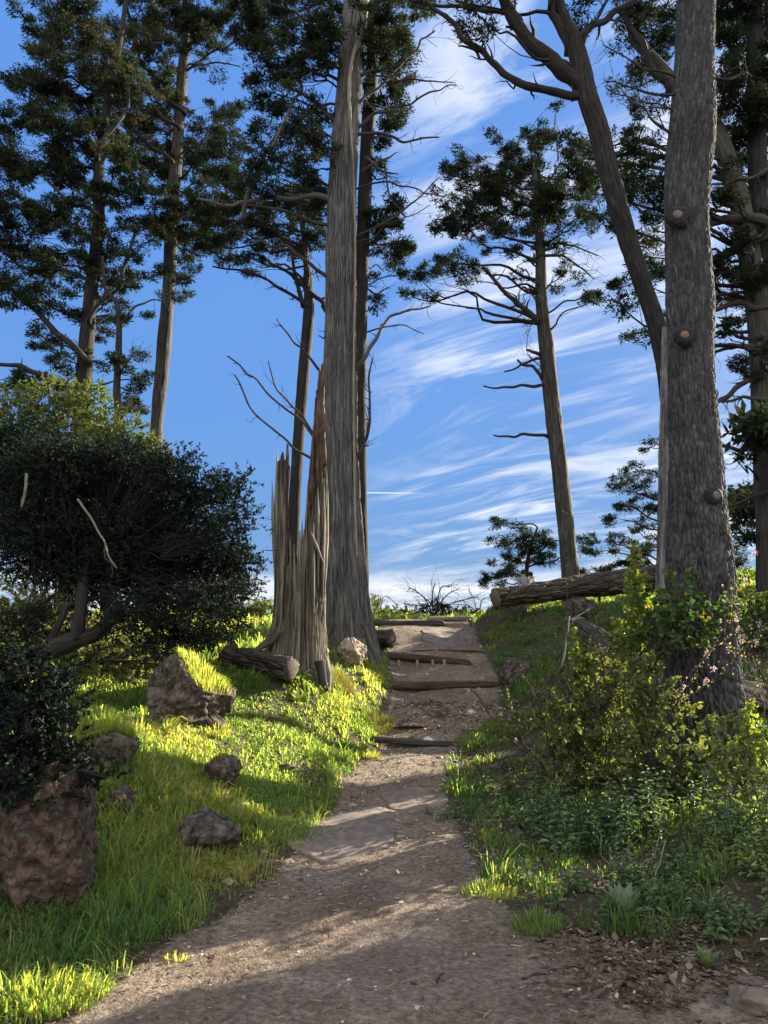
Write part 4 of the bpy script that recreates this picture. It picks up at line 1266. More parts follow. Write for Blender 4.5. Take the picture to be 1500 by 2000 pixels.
shrub('climbing_shrub', 'dark small-leaved creeper hanging over the red boulder below the yew', 'shrub', G(-20, 1600, 5.6), [
    (30, 1300, 50, 40), (60, 1340, 50, 40), (130, 1360, 30, 36), (30, 1370, 55, 40), (20, 1440, 55, 40), (90, 1440, 50, 36), (60, 1500, 60, 36), (120, 1490, 45, 30), (10, 1530, 50, 30), (170, 1500, 24, 16), (90, 1540, 50, 26), (30, 1555, 44, 24), (140, 1530, 24, 18), (-20, 1480, 40, 60), (110, 1400, 36, 34), (60, 1390, 50, 40), (100, 1340, 40, 30), (130, 1450, 30, 30), (0, 1330, 40, 40), (210, 1520, 20, 12)],
    'yew_leaf', 304, lsize=.032, lw=.7, d=4.62, dens=1.7, stems='dark_bark', depthr=.2, sw=.01)
shrub('low_bush', 'low green bush on the skyline between yew and broken stump', 'bush', G(480, 1215, 19), [(450, 1200, 30, 16), (490, 1190, 30, 16), (520, 1200, 24, 16), (470, 1215, 40, 14)], 'lite_leaf', 305, lsize=.07, d=18.5, dens=1.8)
shrub('low_bush', 'leafy bush on the skyline touching the great cypress trunk', 'bush', G(735, 1205, 20), [(735, 1195, 24, 14), (765, 1203, 22, 9), (722, 1180, 14, 14)], 'lite_leaf', 306, lsize=.06, d=20, dens=1.6)
shrub('low_bush', 'dark low bush on the skyline at the foot of the bare twigs', 'bush', G(850, 1205, 20), [(800, 1200, 20, 8), (850, 1190, 24, 12), (885, 1198, 24, 9), (915, 1200, 20, 7), (775, 1196, 14, 6)], 'cyp_leaf', 307, lsize=.06, d=20.2, dens=1.8)


shrub('hillside_brush', 'dark brush on the slope between the pine and the picture border', 'brush', G(1480, 1330, 12.0), [(1460, 1180, 30, 24, .8), (1500, 1200, 40, 30), (1450, 1240, 30, 26, .8), (1490, 1270, 40, 30), (1530, 1240, 40, 50), (1450, 1300, 24, 20, .6), (1500, 1320, 36, 20, .7)], 'ivy_leaf', 308, lsize=.055, d=11.8, dens=.9, depthr=.4, sw=.008)


def twiggy(name, label, cat, base, tops, d, seed, w=3.0, nt=14, tl=.35, mat='twig', flowers=0, leaves=0, leafmat_='olive_leaf', lsize=.03, group=None, wend=1.0, leafwide=.8, spread=.04, lt=0.0, fmat='petal'):
    rng = np.random.default_rng(seed)
    base = np.asarray(base, float)
    t_ = thing(name, label, cat, base, group)
    tips = []
    lp = []
    for tp in tops:
        pts = [P(q[0], q[1], d + (q[2] if len(q) > 2 else 0)) for q in tp]
        b = base + rng.normal(size=3) * np.array([spread, spread, 0])
        mb = MB()
        mp_ = MPP(1300, d)
        sp, sr = tube(mb, np.vstack([b, pts]) if len(pts) > 1 else crook(b, pts[0], 5, .05, .02, rng), np.linspace(w, wend, len(pts) + 1 if len(pts) > 1 else 5) * .5 * mp_, nseg=5, rows=26)
        for i in range(nt):
            k = rng.integers(6, len(sp))
            dr = unit(unit(sp[min(k + 1, len(sp) - 1)] - sp[k - 2]) * .8 + rng.normal(size=3) * .6)
            e = sp[k] + dr * tl * rng.uniform(.3, 1.1)
            tube(mb, crook(sp[k], e, 4, .12, 0, rng), np.linspace(max(sr[k] * .5, .0025), .0012, 4), nseg=3, rows=5, cap=False)
            tips.append(e)
            lp.append((sp[k], e))
        for k in range(5, len(sp) - 1):
            lp.append((sp[k], sp[k + 1]))
        mb.build('stem', MAT[mat], t_)
    if leaves:
        fol = MB()
        lp_ = np.array([rng.integers(0, len(lp)) for _ in range(leaves)])
        A = np.array([l[0] for l in lp])[lp_]
        B = np.array([l[1] for l in lp])[lp_]
        pos = A + (B - A) * rng.uniform(0.1, 1, (leaves, 1)) + rng.normal(size=(leaves, 3)) * lsize * .35
        Ls = lsize * rng.uniform(.55, 1.25, leaves)
        broad(fol, pos, rdir(leaves, .1, rng), Ls, Ls * leafwide, np.clip(.45 + lt + .2 * rng.normal(size=leaves), 0, 1), up=.25, rng=rng)
        fol.build('foliage', MAT[leafmat_], t_, smooth=False)
    if flowers:
        for i in range(flowers):
            fl = MB()
            c = tips[rng.integers(0, len(tips))]
            n = 22
            broad(fl, c + rng.normal(size=(n, 3)) * np.array([.011, .011, .018]), rdir(n, 0, rng), .018, .012, rng.uniform(0, 1, n), rng=rng)
            fl.build('flower', MAT[fmat], t_, smooth=False)
    return t_


twiggy('bare_shrub', 'bare twiggy shrub silhouetted on the crest at the end of the path', 'shrub', G(850, 1205, 19.6), [[(830, 1170), (805, 1150), (795, 1155)], [(845, 1160), (850, 1140)], [(870, 1165), (895, 1150)], [(880, 1180), (935, 1165)], [(825, 1185), (790, 1180)], [(860, 1150), (880, 1145)]], 19.6, 401, w=3.2, nt=16, tl=.7, wend=1.5)
twiggy('bare_shrub', 'thin bare twigs on the crest close to the great cypress', 'shrub', G(740, 1205, 20), [[(738, 1160)], [(750, 1165), (775, 1180)], [(722, 1158)]], 20, 402, w=2, nt=12, tl=.5)
twiggy('bare_shrub', 'bare reddish twigs in front of the sawn log end', 'shrub', G(935, 1195, 17), [[(925, 1170), (915, 1150)], [(940, 1175), (960, 1165)], [(920, 1185), (880, 1180)]], 17, 403, w=2, nt=14, tl=.35, flowers=6)

# ------------------------------------------------------------------ rocks
def rock(name, label, px, py, d, size, seed, mat='rock', planes=14, rough=.06, rot=0.0, sink=.25, at=None, sub=5, cat='rock', strata=0.0, par=None, frac=26, fdep=.10):
    rng = np.random.default_rng(seed)
    bm = bmesh.new()
    bmesh.ops.create_icosphere(bm, subdivisions=sub, radius=1.0)
    V = np.array([v.co[:] for v in bm.verts])
    F_ = np.array([[v.index for v in f.verts] for f in bm.faces])
    bm.free()
    for i in range(planes):
        n = unit(rng.normal(size=3))
        h = rng.uniform(.62, .92)
        s = V @ n
        V = V - np.maximum(s - h, 0)[:, None] * n
    if frac:
        k_ = int(frac)
        pts_ = unit(rng.normal(size=(k_, 3)))
        un = unit(V + .10 * np.stack([fbm(V * 3 + a_, seed, 3) for a_ in (0, 11, 23)], 1))
        dt = un @ pts_.T
        i1 = dt.argmax(1)
        t1 = dt[np.arange(len(V)), i1]
        dt[np.arange(len(V)), i1] = -2
        t2 = dt.max(1)
        off_ = rng.uniform(-.5, .5, k_)
        tl_ = rng.normal(size=(k_, 3)) * .45
        ck_ = np.clip((t1 - t2) * k_ * .6, 0, 1)
        V = V + unit(V) * (fdep * (off_[i1] + ((un - pts_[i1]) * tl_[i1]).sum(1) * 2.2 + .55 * (ck_ - 1)))[:, None]
    V = V * np.array(size)
    nn = unit(V)
    q = V / max(size)
    V = V + nn * (rough * max(size) * (fbm(q * 2.2, seed, 5, .55) * 1.3))[:, None]
    V = V + nn * (rough * .55 * max(size) * (np.abs(vnoise(q * 7 + 3, seed + 2)) - .3))[:, None]
    if strata:
        V = V + nn * (strata * np.sin(q @ np.array([3, 2, 22]) + 4 * fbm(q * 2, seed)))[:, None]
    c, s = math.cos(rot), math.sin(rot)
    V = V @ np.array([[c, s, 0], [-s, c, 0], [0, 0, 1]])
    pos = at if at is not None else G(px, py, d)
    mb = MB()
    mb.add(V + np.array(pos) + np.array([0, 0, size[2] * (1 - sink * 2)]), T=F_)
    o = mb.build(name, MAT[mat])
    # origin at the base
    me = o.data
    co = np.zeros(len(me.vertices) * 3, np.float32)
    me.vertices.foreach_get('co', co)
    co = co.reshape(-1, 3) - np.array(pos, np.float32)
    me.vertices.foreach_set('co', co.ravel())
    me.update()
    o.location = tuple(float(v) for v in pos)
    return tag(o, label, cat)


rock('boulder', 'large angular brown boulder with a wig of grass on the sunlit bank', 368, 1420, 8.3, (.52, .40, .44), 501, 'rock', rough=.10, rot=.3, sink=.20, frac=30, fdep=.12, sub=6)
rock('boulder', 'brown rock under long bright grass between big boulder and dark creeper', 205, 1500, 6.5, (.32, .28, .22), 502, 'rock', rough=.08, sink=.16)
rock('boulder', 'small pointed grey rock half sunk in the sunlit grass', 435, 1520, 7.0, (.17, .15, .17), 503, 'rock', rough=.08, sink=.22)
rock('boulder', 'low mossy rock buried in shaded grass near the trail edge', 400, 1655, 5.75, (.27, .2, .2), 504, 'rock', rough=.08, sink=.28)
rock('boulder', 'big fractured reddish chert boulder under the hanging creeper', 60, 1770, 4.9, (.47, .45, .66), 505, 'chert', rough=.09, sink=.32, planes=18, frac=44, fdep=.075, sub=7)
rock('boulder', 'pale chunky rock leaning against the foot of the great cypress', 690, 1278, 13.0, (.27, .22, .30), 506, 'paler', rough=.11, sink=.2, planes=16, frac=90, fdep=.16)
rock('boulder', 'grey rock beside the path below the fallen log', 1005, 1310, 13.2, (.30, .25, .27), 507, 'rock', rough=.07, sink=.25)
rock('boulder', 'dark blocky rock propping the big fallen log', 1138, 1185, 14.9, (.40, .25, .30), 508, 'rock', rough=.07, sink=.24, planes=18)
rock('stone', 'pale half-buried stone at the lower picture corner beside the leaf litter', 1475, 1945, 3.75, (.14, .11, .07), 509, 'slab', sink=.3, sub=4, cat='stone')
rock('stone', 'flat brown stone lying on the sunny stretch above the lowest step', 800, 1413, 11.3, (.26, .16, .05), 510, 'rock', sink=.3, sub=4, cat='stone')
rock('stone', 'tan stone in the shaded grass by the trail edge', 447, 1712, 5.3, (.045, .035, .03), 511, 'paler', sink=.3, sub=3, cat='stone')
rock('stone', 'pinkish stone at the grass edge near the worn slab', 515, 1665, 6.0, (.04, .035, .03), 512, 'paler', sink=.3, sub=3, cat='stone')
rock('boulder', 'dark brown rock poking from sunny grass below the broken stump', 560, 1500, 8.2, (.09, .08, .05), 513, 'rock', sink=.3, sub=4)
rock('boulder', 'low brown rock under the grass ledge beside the creeper', 235, 1560, 6.0, (.15, .15, .12), 514, 'rock', sink=.3, sub=4)


def slab(label, outline, d0, seed, th=.012):
    """worn flush bedrock slab following the path: outline photo px with depth"""
    pts = np.array([G(px, py, d)[:2] for px, py, d in outline])
    c = pts.mean(0)
    n = 96
    ang = np.arctan2(*(pts - c).T[::-1])
    o_ = np.argsort(ang)
    a = np.concatenate([ang[o_] - 2 * math.pi, ang[o_], ang[o_] + 2 * math.pi])
    rr = np.linalg.norm(pts - c, axis=1)[o_]
    rr = np.tile(rr, 3)
    th_ = np.linspace(-math.pi, math.pi, n, endpoint=False)
    rad = np.interp(th_, a, rr) * (1 + .09 * fbm(np.stack([np.cos(th_) * 3, np.sin(th_) * 3, 0 * th_ + seed], 1), seed, 4))
    mb = MB()
    rings = [0, .25, .5, .7, .85, .95, 1.0, 1.01]
    V = []
    for k, s in enumerate(rings):
        xy = c + np.stack([np.cos(th_), np.sin(th_)], 1) * (rad * s)[:, None]
        z = H(xy[:, 0], xy[:, 1]) + (th + .004 * fbm(np.stack([xy[:, 0] * 9, xy[:, 1] * 9, 0 * th_], 1), seed, 3) if k < 7 else -.04)
        V.append(np.stack([xy[:, 0], xy[:, 1], z], 1))
    V = np.vstack(V)
    j = np.arange(n)
    Q = np.vstack([np.stack([k * n + j, k * n + (j + 1) % n, (k + 1) * n + (j + 1) % n, (k + 1) * n + j], 1) for k in range(len(rings) - 1)])
    mb.add(V, Q)
    return tag(mb.build('stone_slab', MAT['slab']), label, 'stone slab', 'worn stone slabs in the trail')


slab('broad worn stone slab flush with the shaded trail', [(600, 1660, 6.1), (650, 1590, 7.3), (720, 1575, 7.7), (742, 1620, 6.8), (730, 1660, 6.2), (640, 1690, 5.9)], 6.5, 601)
slab('small pale stone slab where sun meets shade on the trail', [(765, 1570, 7.8), (800, 1545, 8.4), (838, 1550, 8.2), (835, 1580, 7.6), (795, 1592, 7.4)], 7.8, 602)
slab('wide flat slab between the two upper steps', [(835, 1240, 16.1), (860, 1226, 17.0), (885, 1228, 16.9), (895, 1250, 15.7), (875, 1262, 15.1), (845, 1255, 15.4)], 16, 603, .02)

# ------------------------------------------------------------------ fallen logs and timber steps
def log(name, label, a, b, r0, r1, seed, mat='logbark', cut=True, cat='log', nseg=48, amp=.02, bend=.0, ridge=(16, 1.0), cutmat='cutwood'):
    a, b = np.asarray(a, float), np.asarray(b, float)
    t_ = thing(name, label, cat, (a[0], a[1], a[2] - r0))
    mb = MB()
    mid = (a + b) / 2 + np.array([0, 0, bend])
    L_ = np.linalg.norm(b - a)
    sp, _ = tube(mb, [a, mid, b], [r0, (r0 + r1) / 2, r1], nseg=nseg, rows=int(L_ / .02) + 6, disp=plates(.055, .45, amp * .55, seed, warp=.6, edge_=.4, big=amp, step_=.9, tv=.9))
    mb.build('bark', MAT[mat], t_)
    if cut:
        for (p, q, r) in ((a, b, r0), (b, a, r1)):
            ax = unit(p - q)
            mb = MB()
            tube(mb, [p - ax * .02, p + ax * .006], [r * .93, r * .90], nseg=40, rows=2, disp=lambda th, ln, rr: rr * .04 * fbm(np.stack([np.cos(th) * 2, np.sin(th) * 2, 0 * th], -1).reshape(-1, 3), seed, 3).reshape(th.shape))
            mb.build('cut_end', MAT[cutmat], t_)
    return t_


LA, LB = P(968, 1168, 15.2), P(1335, 1120, 17.0)
log('fallen_log', 'big fallen tree trunk with pale sawn end lying on the crest', LA, LB, .205, .30, 701, amp=.06, nseg=96, ridge=(20, 1.2))
log('fallen_log', 'short dark deeply furrowed log on the bank beside the broken stump', P(568, 1310, 10.3), P(440, 1285, 10.9),   .17, .15, 702, amp=.08, nseg=96, cut=True, ridge=(9, 1.2), cutmat='logbark')
log('fallen_log', 'stubby brown log end sticking out behind the great cypress roots', P(765, 1247, 14.8), P(705, 1250, 15.2), .17, .17, 703, amp=.045, nseg=72, cutmat='logbark')
log('fallen_log', 'grey fibrous log lying in the brush beside the pine', P(1430, 1345, 9.2), P(1620, 1395, 8.8), .15, .17, 704, 'palewood', amp=.04, nseg=80, ridge=(30, .6), cutmat='palewood')
log('fallen_log', 'weathered fibrous trunk slanting through brambles below the crest', P(1130, 1220, 13.0), P(1290, 1340, 11.3), .16, .26, 705, 'tan_bark', amp=.05, nseg=96, ridge=(30, .6), cutmat='palewood')
log('broken_branch', 'forked grey broken branch leaning on the weathered trunk', P(1095, 1320, 11.6), P(1112, 1205, 12.2), .022, .016, 706, 'greywood', cut=False, cat='branch', nseg=10, amp=.004)
log('broken_branch', 'grey snapped branch lying crosswise on the weathered trunk', P(1115, 1212, 12.2), P(1150, 1190, 12.5), .022, .012, 707, 'greywood', cut=False, cat='branch', nseg=10, amp=.004)


def step(label, pts, r, seed, mat='logbark'):
    r = r * .85
    q = np.array([G(px, py, d) for px, py, d in pts])
    q[:, 2] = [P(px, py, d)[2] - r * .55 for px, py, d in pts]
    q = np.vstack([q[:1] + (q[:1] - q[1:2]) * .12 - [[0, 0, r * .8]], q, q[-1:] + (q[-1:] - q[-2:-1]) * .12 - [[0, 0, r * .8]]])
    t_ = thing('timber_step', label, 'step', (q[0, 0], q[0, 1], q[0, 2] - r), 'timber steps across the trail')
    mb = MB()
    tube(mb, q, r, nseg=32, rows=110, disp=barkdisp(.022, 26, 2.2, seed))
    mb.build('timber', MAT[mat], t_)
    return t_


step('lowest timber step, a rounded curved log with its ends in the soil', [(734, 1441, 10.75), (780, 1444, 10.70), (840, 1449, 10.68), (905, 1450, 10.72)], .055, 711, 'tan_bark')
step('second timber step, dark and half rotted at a long shaded drop', [(745, 1334, 13.25), (820, 1336, 13.2), (900, 1333, 13.25), (985, 1334, 13.3)], .075, 712)
step('third timber step held up by four short stakes', [(750, 1277, 14.55), (820, 1282, 14.5), (905, 1290, 14.4)], .075, 713)
step('thin timber lip set back from the staked step beside the flat slab', [(815, 1270, 14.75), (880, 1270, 14.7), (940, 1272, 14.65)], .04, 714)
step('topmost timber step in the shade of the crest', [(735, 1214, 17.5), (790, 1216, 17.45), (856, 1214, 17.5)], .08, 715)
step('short pale timber at the very top of the trail', [(845, 1207, 17.9), (915, 1207, 17.9)], .05, 716, 'palewood')
for px in (779, 815, 845, 868):
    q = P(px, 1292, 14.38)
    g = HZ(q[0], q[1])
    mb = MB()
    tube(mb, [[q[0], q[1], g - .05], [q[0], q[1] + .01, g + .07], [q[0], q[1] + .02, q[2] + .03]], [.035, .032, .012], nseg=10, rows=10, disp=barkdisp(.006, 20, 3, px))
    o = tag(mb.build('stake', MAT['palewood']), 'short pale pointed stake in front of the third timber step', 'stake', 'stakes holding the third step')

# ------------------------------------------------------------------ broken stump
def stump():
    d = 11.0
    base = G(588, 1340, d)
    t_ = thing('broken_stump', 'tall splintered tree stump with jagged spikes and red heartwood beside the path', 'stump', base)
    mpp = MPP(1150, d)
    cx = P(586, 1150, d)[0]
    n, rows = 420, 160
    th = np.linspace(0, 2 * math.pi, n, endpoint=False)
    u = np.cos(th)
    front = -np.sin(th)
    jag = fbm(np.stack([np.cos(th) * 9, np.sin(th) * 9, 0 * th], 1), 7, 3, .8)
    jag2 = np.abs(vnoise(np.stack([th * 22, 0 * th, 0 * th], 1), 3))
    ypx = np.interp(u, [-1, -.85, -.72, -.6, -.5, -.3, 0, .15, .3, .45, .6, .75, .9, 1], [930, 890, 905, 1000, 1080, 1095, 1075, 1060, 1040, 1000, 960, 940, 950, 960])
    yb = np.interp(u, [-1, -.85, -.74, -.62, -.5, -.3, 0, .2, .3, .4, .5, .65, .8, .9, 1], [930, 885, 900, 1040, 1080, 1095, 1080, 1045, 950, 850, 800, 750, 715, 760, 900])
    w = np.clip(front * 2.5 + .5, 0, 1)
    top = ypx * w + yb * (1 - w)
    top = top + jag * 38 - jag2 * 60 + 30
    zt = np.array([P(586, y, d)[2] for y in top])
    z0 = base[2] - .3
    v = np.linspace(0, 1, rows) ** 0.9
    Z = z0 + (zt - z0)[None] * v[:, None]
    hgt = Z - base[2]
    rx = .385 + .07 * np.exp(-np.maximum(hgt, 0) / .35) * (1 + .5 * np.sin(th * 3 + 1))[None] + .0 * hgt
    rx = rx + .17 * np.clip(-u, 0, 1)[None] * np.exp(-np.maximum(hgt, 0) / .5)
    q = np.stack([np.cos(th)[None] * rx * 15, np.sin(th)[None] * rx * 15, Z * .7], -1).reshape(-1, 3)
    pl, ptn = plates(.034, 1.1, .022, 71, warp=.5, edge_=.4, big=.05, step_=1.1, tv=1.3)(np.repeat(th[None], rows, 0), Z, np.full(Z.shape, .4))
    dsp = pl + .04 * fbm(q * .22, 37, 2).reshape(rx.shape) - .10 * np.exp(-((th[None] - 4.35) / .09) ** 2) * np.clip((hgt - .4) / .8, 0, 1)
    ro = rx + dsp
    # the lobes lean: left slab and right column part at the top
    lean = np.clip(hgt / 3.0, 0, 1) ** 1.5
    ro = ro * (1 - .10 * np.clip(hgt - 1.5, 0, 2) / 2)
    X = cx + ro * np.cos(th)[None] + 0.0 * lean
    Y = d + ro * .85 * np.sin(th)[None]
    n0 = rows * n
    bark = np.stack([np.cos(th)[None] * .4 + 0 * Z, np.sin(th)[None] * .4 + 0 * Z, Z], -1).reshape(-1, 3)
    mb = MB()
    i = np.arange(rows - 1)[:, None] * n
    j = np.arange(n)[None]
    Q = np.stack([i + j, i + (j + 1) % n, i + n + (j + 1) % n, i + n + j], -1).reshape(-1, 4)
    # outer shell
    mb.add(np.stack([X, Y, Z], -1).reshape(-1, 3), Q, bark=bark, tint=ptn.ravel())
    sh = mb.build('shell', MAT['stumpwood'], t_)
    # inner red wall
    mb = MB()
    thick = np.interp(v, [0, .5, 1], [.12, .09, .03])[:, None] * (1 + .6 * jag[None] * 0)
    ri = np.maximum(ro - thick - .02 * np.abs(jag)[None], .05)
    ri[-1] = ro[-1]
    Xi = cx + ri * np.cos(th)[None]
    Yi = d + ri * .85 * np.sin(th)[None]
    mb.add(np.stack([Xi, Yi, Z], -1).reshape(-1, 3), Q[:, ::-1], bark=bark)
    mb.build('heartwood', MAT['redwood'], t_)
    # spikes and splinters
    rng = np.random.default_rng(5)

    def splinter(x0, y0, x1, y1, wpx, dd, mat, seed, tk=.45, mid=None):
        m_ = MB()
        a, b = P(x0, y0, dd), P(x1, y1, dd + rng.uniform(-.05, .05))
        c = P(mid[0], mid[1], dd) if mid else (a + b) / 2 + np.array([rng.normal() * .01, 0, 0])
        k = 10
        tube(m_, [a, c, a + (b - a) * .8 + (c - (a + b) / 2) * .5, b], np.array([.25, 1.0, .55, .05]) * wpx * .5 * mpp, nseg=k, rows=40,
             disp=lambda th_, ln, r: r * (-.45 * np.abs(np.sin(th_)) + .25 * fbm(np.stack([np.cos(th_) * 4, np.sin(th_) * 4, ln * 3], -1).reshape(-1, 3), seed, 3).reshape(th_.shape)))
        m_.build('splinter', MAT[mat], t_)

    k = 0
    for s in [(545, 1180, 541, 872, 20, 10.95, 'palewood'), (537, 1150, 531, 935, 13, 10.9, 'palewood'), (552, 1150, 549, 905, 11, 10.85, 'stumpwood'), (557, 1170, 556, 990, 9, 10.8, 'palewood'), (566, 1200, 566, 1040, 10, 10.75, 'palewood'),
              (606, 1150, 612, 830, 26, 11.15, 'redwood'), (616, 1100, 622, 760, 24, 11.2, 'redwood'), (600, 1180, 603, 930, 16, 10.95, 'redwood'), (622, 1050, 625, 705, 17, 11.25, 'palewood'), (631, 1050, 629, 745, 13, 11.2, 'palewood'), (612, 1080, 618, 800, 12, 11.3, 'stumpwood'),
              (594, 1200, 601, 935, 11, 10.75, 'palewood'), (588, 1200, 590, 1010, 12, 10.7, 'stumpwood'), (578, 1230, 574, 1060, 12, 10.66, 'palewood'), (628, 1180, 633, 935, 20, 10.8, 'stumpwood'), (634, 1160, 641, 955, 15, 10.9, 'palewood'), (622, 1150, 622, 960, 12, 10.72, 'palewood'),
              (632, 1100, 606, 1035, 10, 10.62, 'palewood'), (630, 1170, 634, 1000, 16, 10.74, 'stumpwood'), (612, 1200, 612, 1020, 18, 10.66, 'stumpwood'), (556, 1040, 553, 920, 4, 10.8, 'redwood'), (545, 1075, 508, 1075, 3, 10.8, 'twig'), (545, 1020, 523, 1050, 3, 10.7, 'twig')]:
        splinter(*s, seed=k)
        k += 1
    # roots
    for pts, r0, mat in [([(545, 1230), (530, 1250), (512, 1262), (495, 1275)], .09, 'stumpwood'), ([(600, 1310), (612, 1335), (622, 1352)], .10, 'tan_bark'), ([(625, 1290), (632, 1330), (640, 1350)], .08, 'tan_bark')]:
        m_ = MB()
        tube(m_, [P(a, b, 10.72) for a, b in pts], np.linspace(r0, .03, len(pts)), nseg=14, rows=30, disp=barkdisp(.012, 18, 1, k))
        m_.build('root', MAT[mat], t_)
    return t_


stump()
# roots of the great cypress
cy = [o for o in bpy.data.objects if o.get('label', '').startswith('great grey')][0]
for pts, r0 in [([(715, 1215), (722, 1245), (732, 1275), (738, 1295)], .10), ([(645, 1215), (636, 1240), (628, 1262)], .12), ([(705, 1230), (700, 1262), (712, 1285)], .12)]:
    m_ = MB()
    tube(m_, [P(a, b, 13.62) for a, b in pts], np.linspace(r0, .03, len(pts)), nseg=14, rows=30, disp=barkdisp(.015, 16, .8, 3))
    m_.build('root', MAT['cyp_bark'], cy)

# ------------------------------------------------------------------ grass
rng = np.random.default_rng(77)


def scatter(n, x0, x1, y0, y1):
    return rng.uniform(x0, x1, n), rng.uniform(y0, y1, n)


def inview(x, y, m=.35):
    return np.abs(x / np.maximum(y, .1)) < (750 / FPX) * 1.03 + m


def field(name, label, n, box, keep, hgt, wid, seed, mat='grass', lean=.9, tb=.40, clump=2.2, tvar=.12, per=11):
    x, y = scatter(n // per * 2, *box)
    cl = fbm(np.stack([x * clump, y * clump, 0 * x], 1), seed, 3)
    pr = keep(x, y, cl)
    k = (rng.uniform(0, 1, len(x)) < pr) & inview(x, y)
    x, y, cl = x[k], y[k], cl[k]
    m_ = len(x)
    sz = np.exp(rng.normal(size=m_) * .38) * (1 + .6 * cl)          # tuft vigour
    cnt = np.clip((per * .5 * sz ** 1.2 * rng.uniform(.5, 1.6, m_)).astype(int), 2, 40)
    ti0 = tb + .45 * fbm(np.stack([x * .9, y * .9, 0 * x], 1), seed + 7, 3) + .13 * rng.normal(size=m_)
    az0 = rng.uniform(0, 6.28, m_)
    X, Y, SZ, T0, A0 = [np.repeat(q, cnt) for q in (x, y, sz, ti0, az0)]
    a = rng.uniform(0, 6.28, len(X))
    r = np.sqrt(rng.uniform(0, 1, len(X))) * .045 * np.sqrt(np.clip(SZ, .4, 3))
    X, Y = X + np.cos(a) * r, Y + np.sin(a) * r
    az = np.where(rng.uniform(0, 1, len(X)) < .3, A0, a + rng.normal(size=len(X)) * .5)
    z = H(X, Y) - .01
    hv = .9 + .5 * fbm(np.stack([X * .7, Y * .7, 0 * X + 3], 1), seed + 11, 2)
    h = np.clip(hgt * SZ * hv * rng.uniform(.45, 1.35, len(X)), .015, .42)
    w = wid * np.clip(np.hypot(X, Y) / 6, .8, 2.2)
    dead = (rng.uniform(0, 1, len(X)) < .09) * .55
    mb = MB()
    grass(mb, np.stack([X, Y, z], 1), h, w, np.clip(T0 + tvar * rng.normal(size=len(X)) + dead, 0, 1), lean, rng, az=az)
    o = mb.build(name, MAT[mat], None, smooth=False)
    o['kind'] = 'stuff'
    o['label'] = label
    o['category'] = 'grass'
    return o


def kl(x, y, c):
    d = xl(y) - x + .10 * c * 1.5
    g = np.clip(d / .25, 0, 1) * np.clip(1.0 + .9 * c, .6, 1)
    return g * np.clip(1.15 - .03 * y, .45, 1)


field('grass', 'short bright grass covering the sunny bank above the trail', 400000, (-6.5, 1.0, 3.2, 11.5), kl, .072, .0088, 81, tb=.40, lean=1.15)
field('grass', 'finer distant grass round stump and cypress foot', 150000, (-7.5, 1.0, 11.5, 23.0), kl, .08, .0075, 82, tb=.5)


def kr(x, y, c):
    d = x - xr(y) + .12 * c
    near = np.clip(d / .3, 0, 1)
    patchy = np.clip(.20 + 2.0 * c + .7 * np.exp(-np.maximum(d - .2, 0) / .5), 0.03, 1)
    lit = np.where((y < 4.9), .55, 1.0)
    return near * patchy * lit * np.clip(1.1 - .04 * y, .3, 1)


field('grass', 'patchy shaded grass between trail and brambles', 130000, (0.2, 7.0, 3.4, 12.0), kr, .070, .0080, 83, tb=.25, lean=1.1)
field('grass', 'short crest grass around the fallen log', 190000, (1.2, 11.0, 12.0, 24.0), lambda x, y, c: np.clip((x - xr(y)) / .3, 0, 1) * np.clip(.9 + c, .5, 1), .075, .008, 84, tb=.22)
field('grass', 'thin grass on the top lip of the trail', 14000, (-1.5, 3.2, 18.0, 22.5), lambda x, y, c: np.clip(.7 + c, 0, 1), .09, .006, 85, tb=.4)


def tuft(label, px, py, d, rx, ry, n, h, seed, mat='grass', tb=.5, lean=.9, wid=.0055, dz=0.0, surf=None):
    rg = np.random.default_rng(seed)
    c = P(px, py, d)
    a = rg.uniform(0, 2 * math.pi, n)
    r = np.sqrt(rg.uniform(0, 1, n))
    x, y = c[0] + np.cos(a) * r * rx, c[1] + np.sin(a) * r * ry
    if surf is None:
        z = H(x, y) - .01
    else:
        # drape over a rock: cast down onto it
        dg = surf
        ev = dg
        z = np.zeros(n)
        for i in range(n):
            hit, loc, nn, idx = ev.ray_cast(Vector((x[i], y[i], 6)) - ev.location, Vector((0, 0, -1)))
            z[i] = loc[2] + ev.location[2] - .01 if hit else HZ(x[i], y[i])
    mb = MB()
    a2 = a + rg.normal(size=n) * .7
    grass(mb, np.stack([x, y, z], 1), h * (1.15 - .5 * r) * rg.uniform(.35, 1.25, n), wid * 1.25, np.clip(tb + .16 * rg.normal(size=n), 0, 1), lean * (.35 + .9 * r[:, None]) * 1.1, rg, az=a2)
    b = c.copy()
    b[2] = z.min()
    t_ = mb.build('grass_tuft', MAT[mat], None, smooth=False)
    me = t_.data
    co = np.zeros(len(me.vertices) * 3, np.float32)
    me.vertices.foreach_get('co', co)
    me.vertices.foreach_set('co', (co.reshape(-1, 3) - b.astype(np.float32)).ravel())
    me.update()
    t_.location = tuple(float(v) for v in b)
    return tag(t_, label, 'grass tuft')


def find(s):
    return [o for o in bpy.data.objects if s in o.get('label', '')][0]


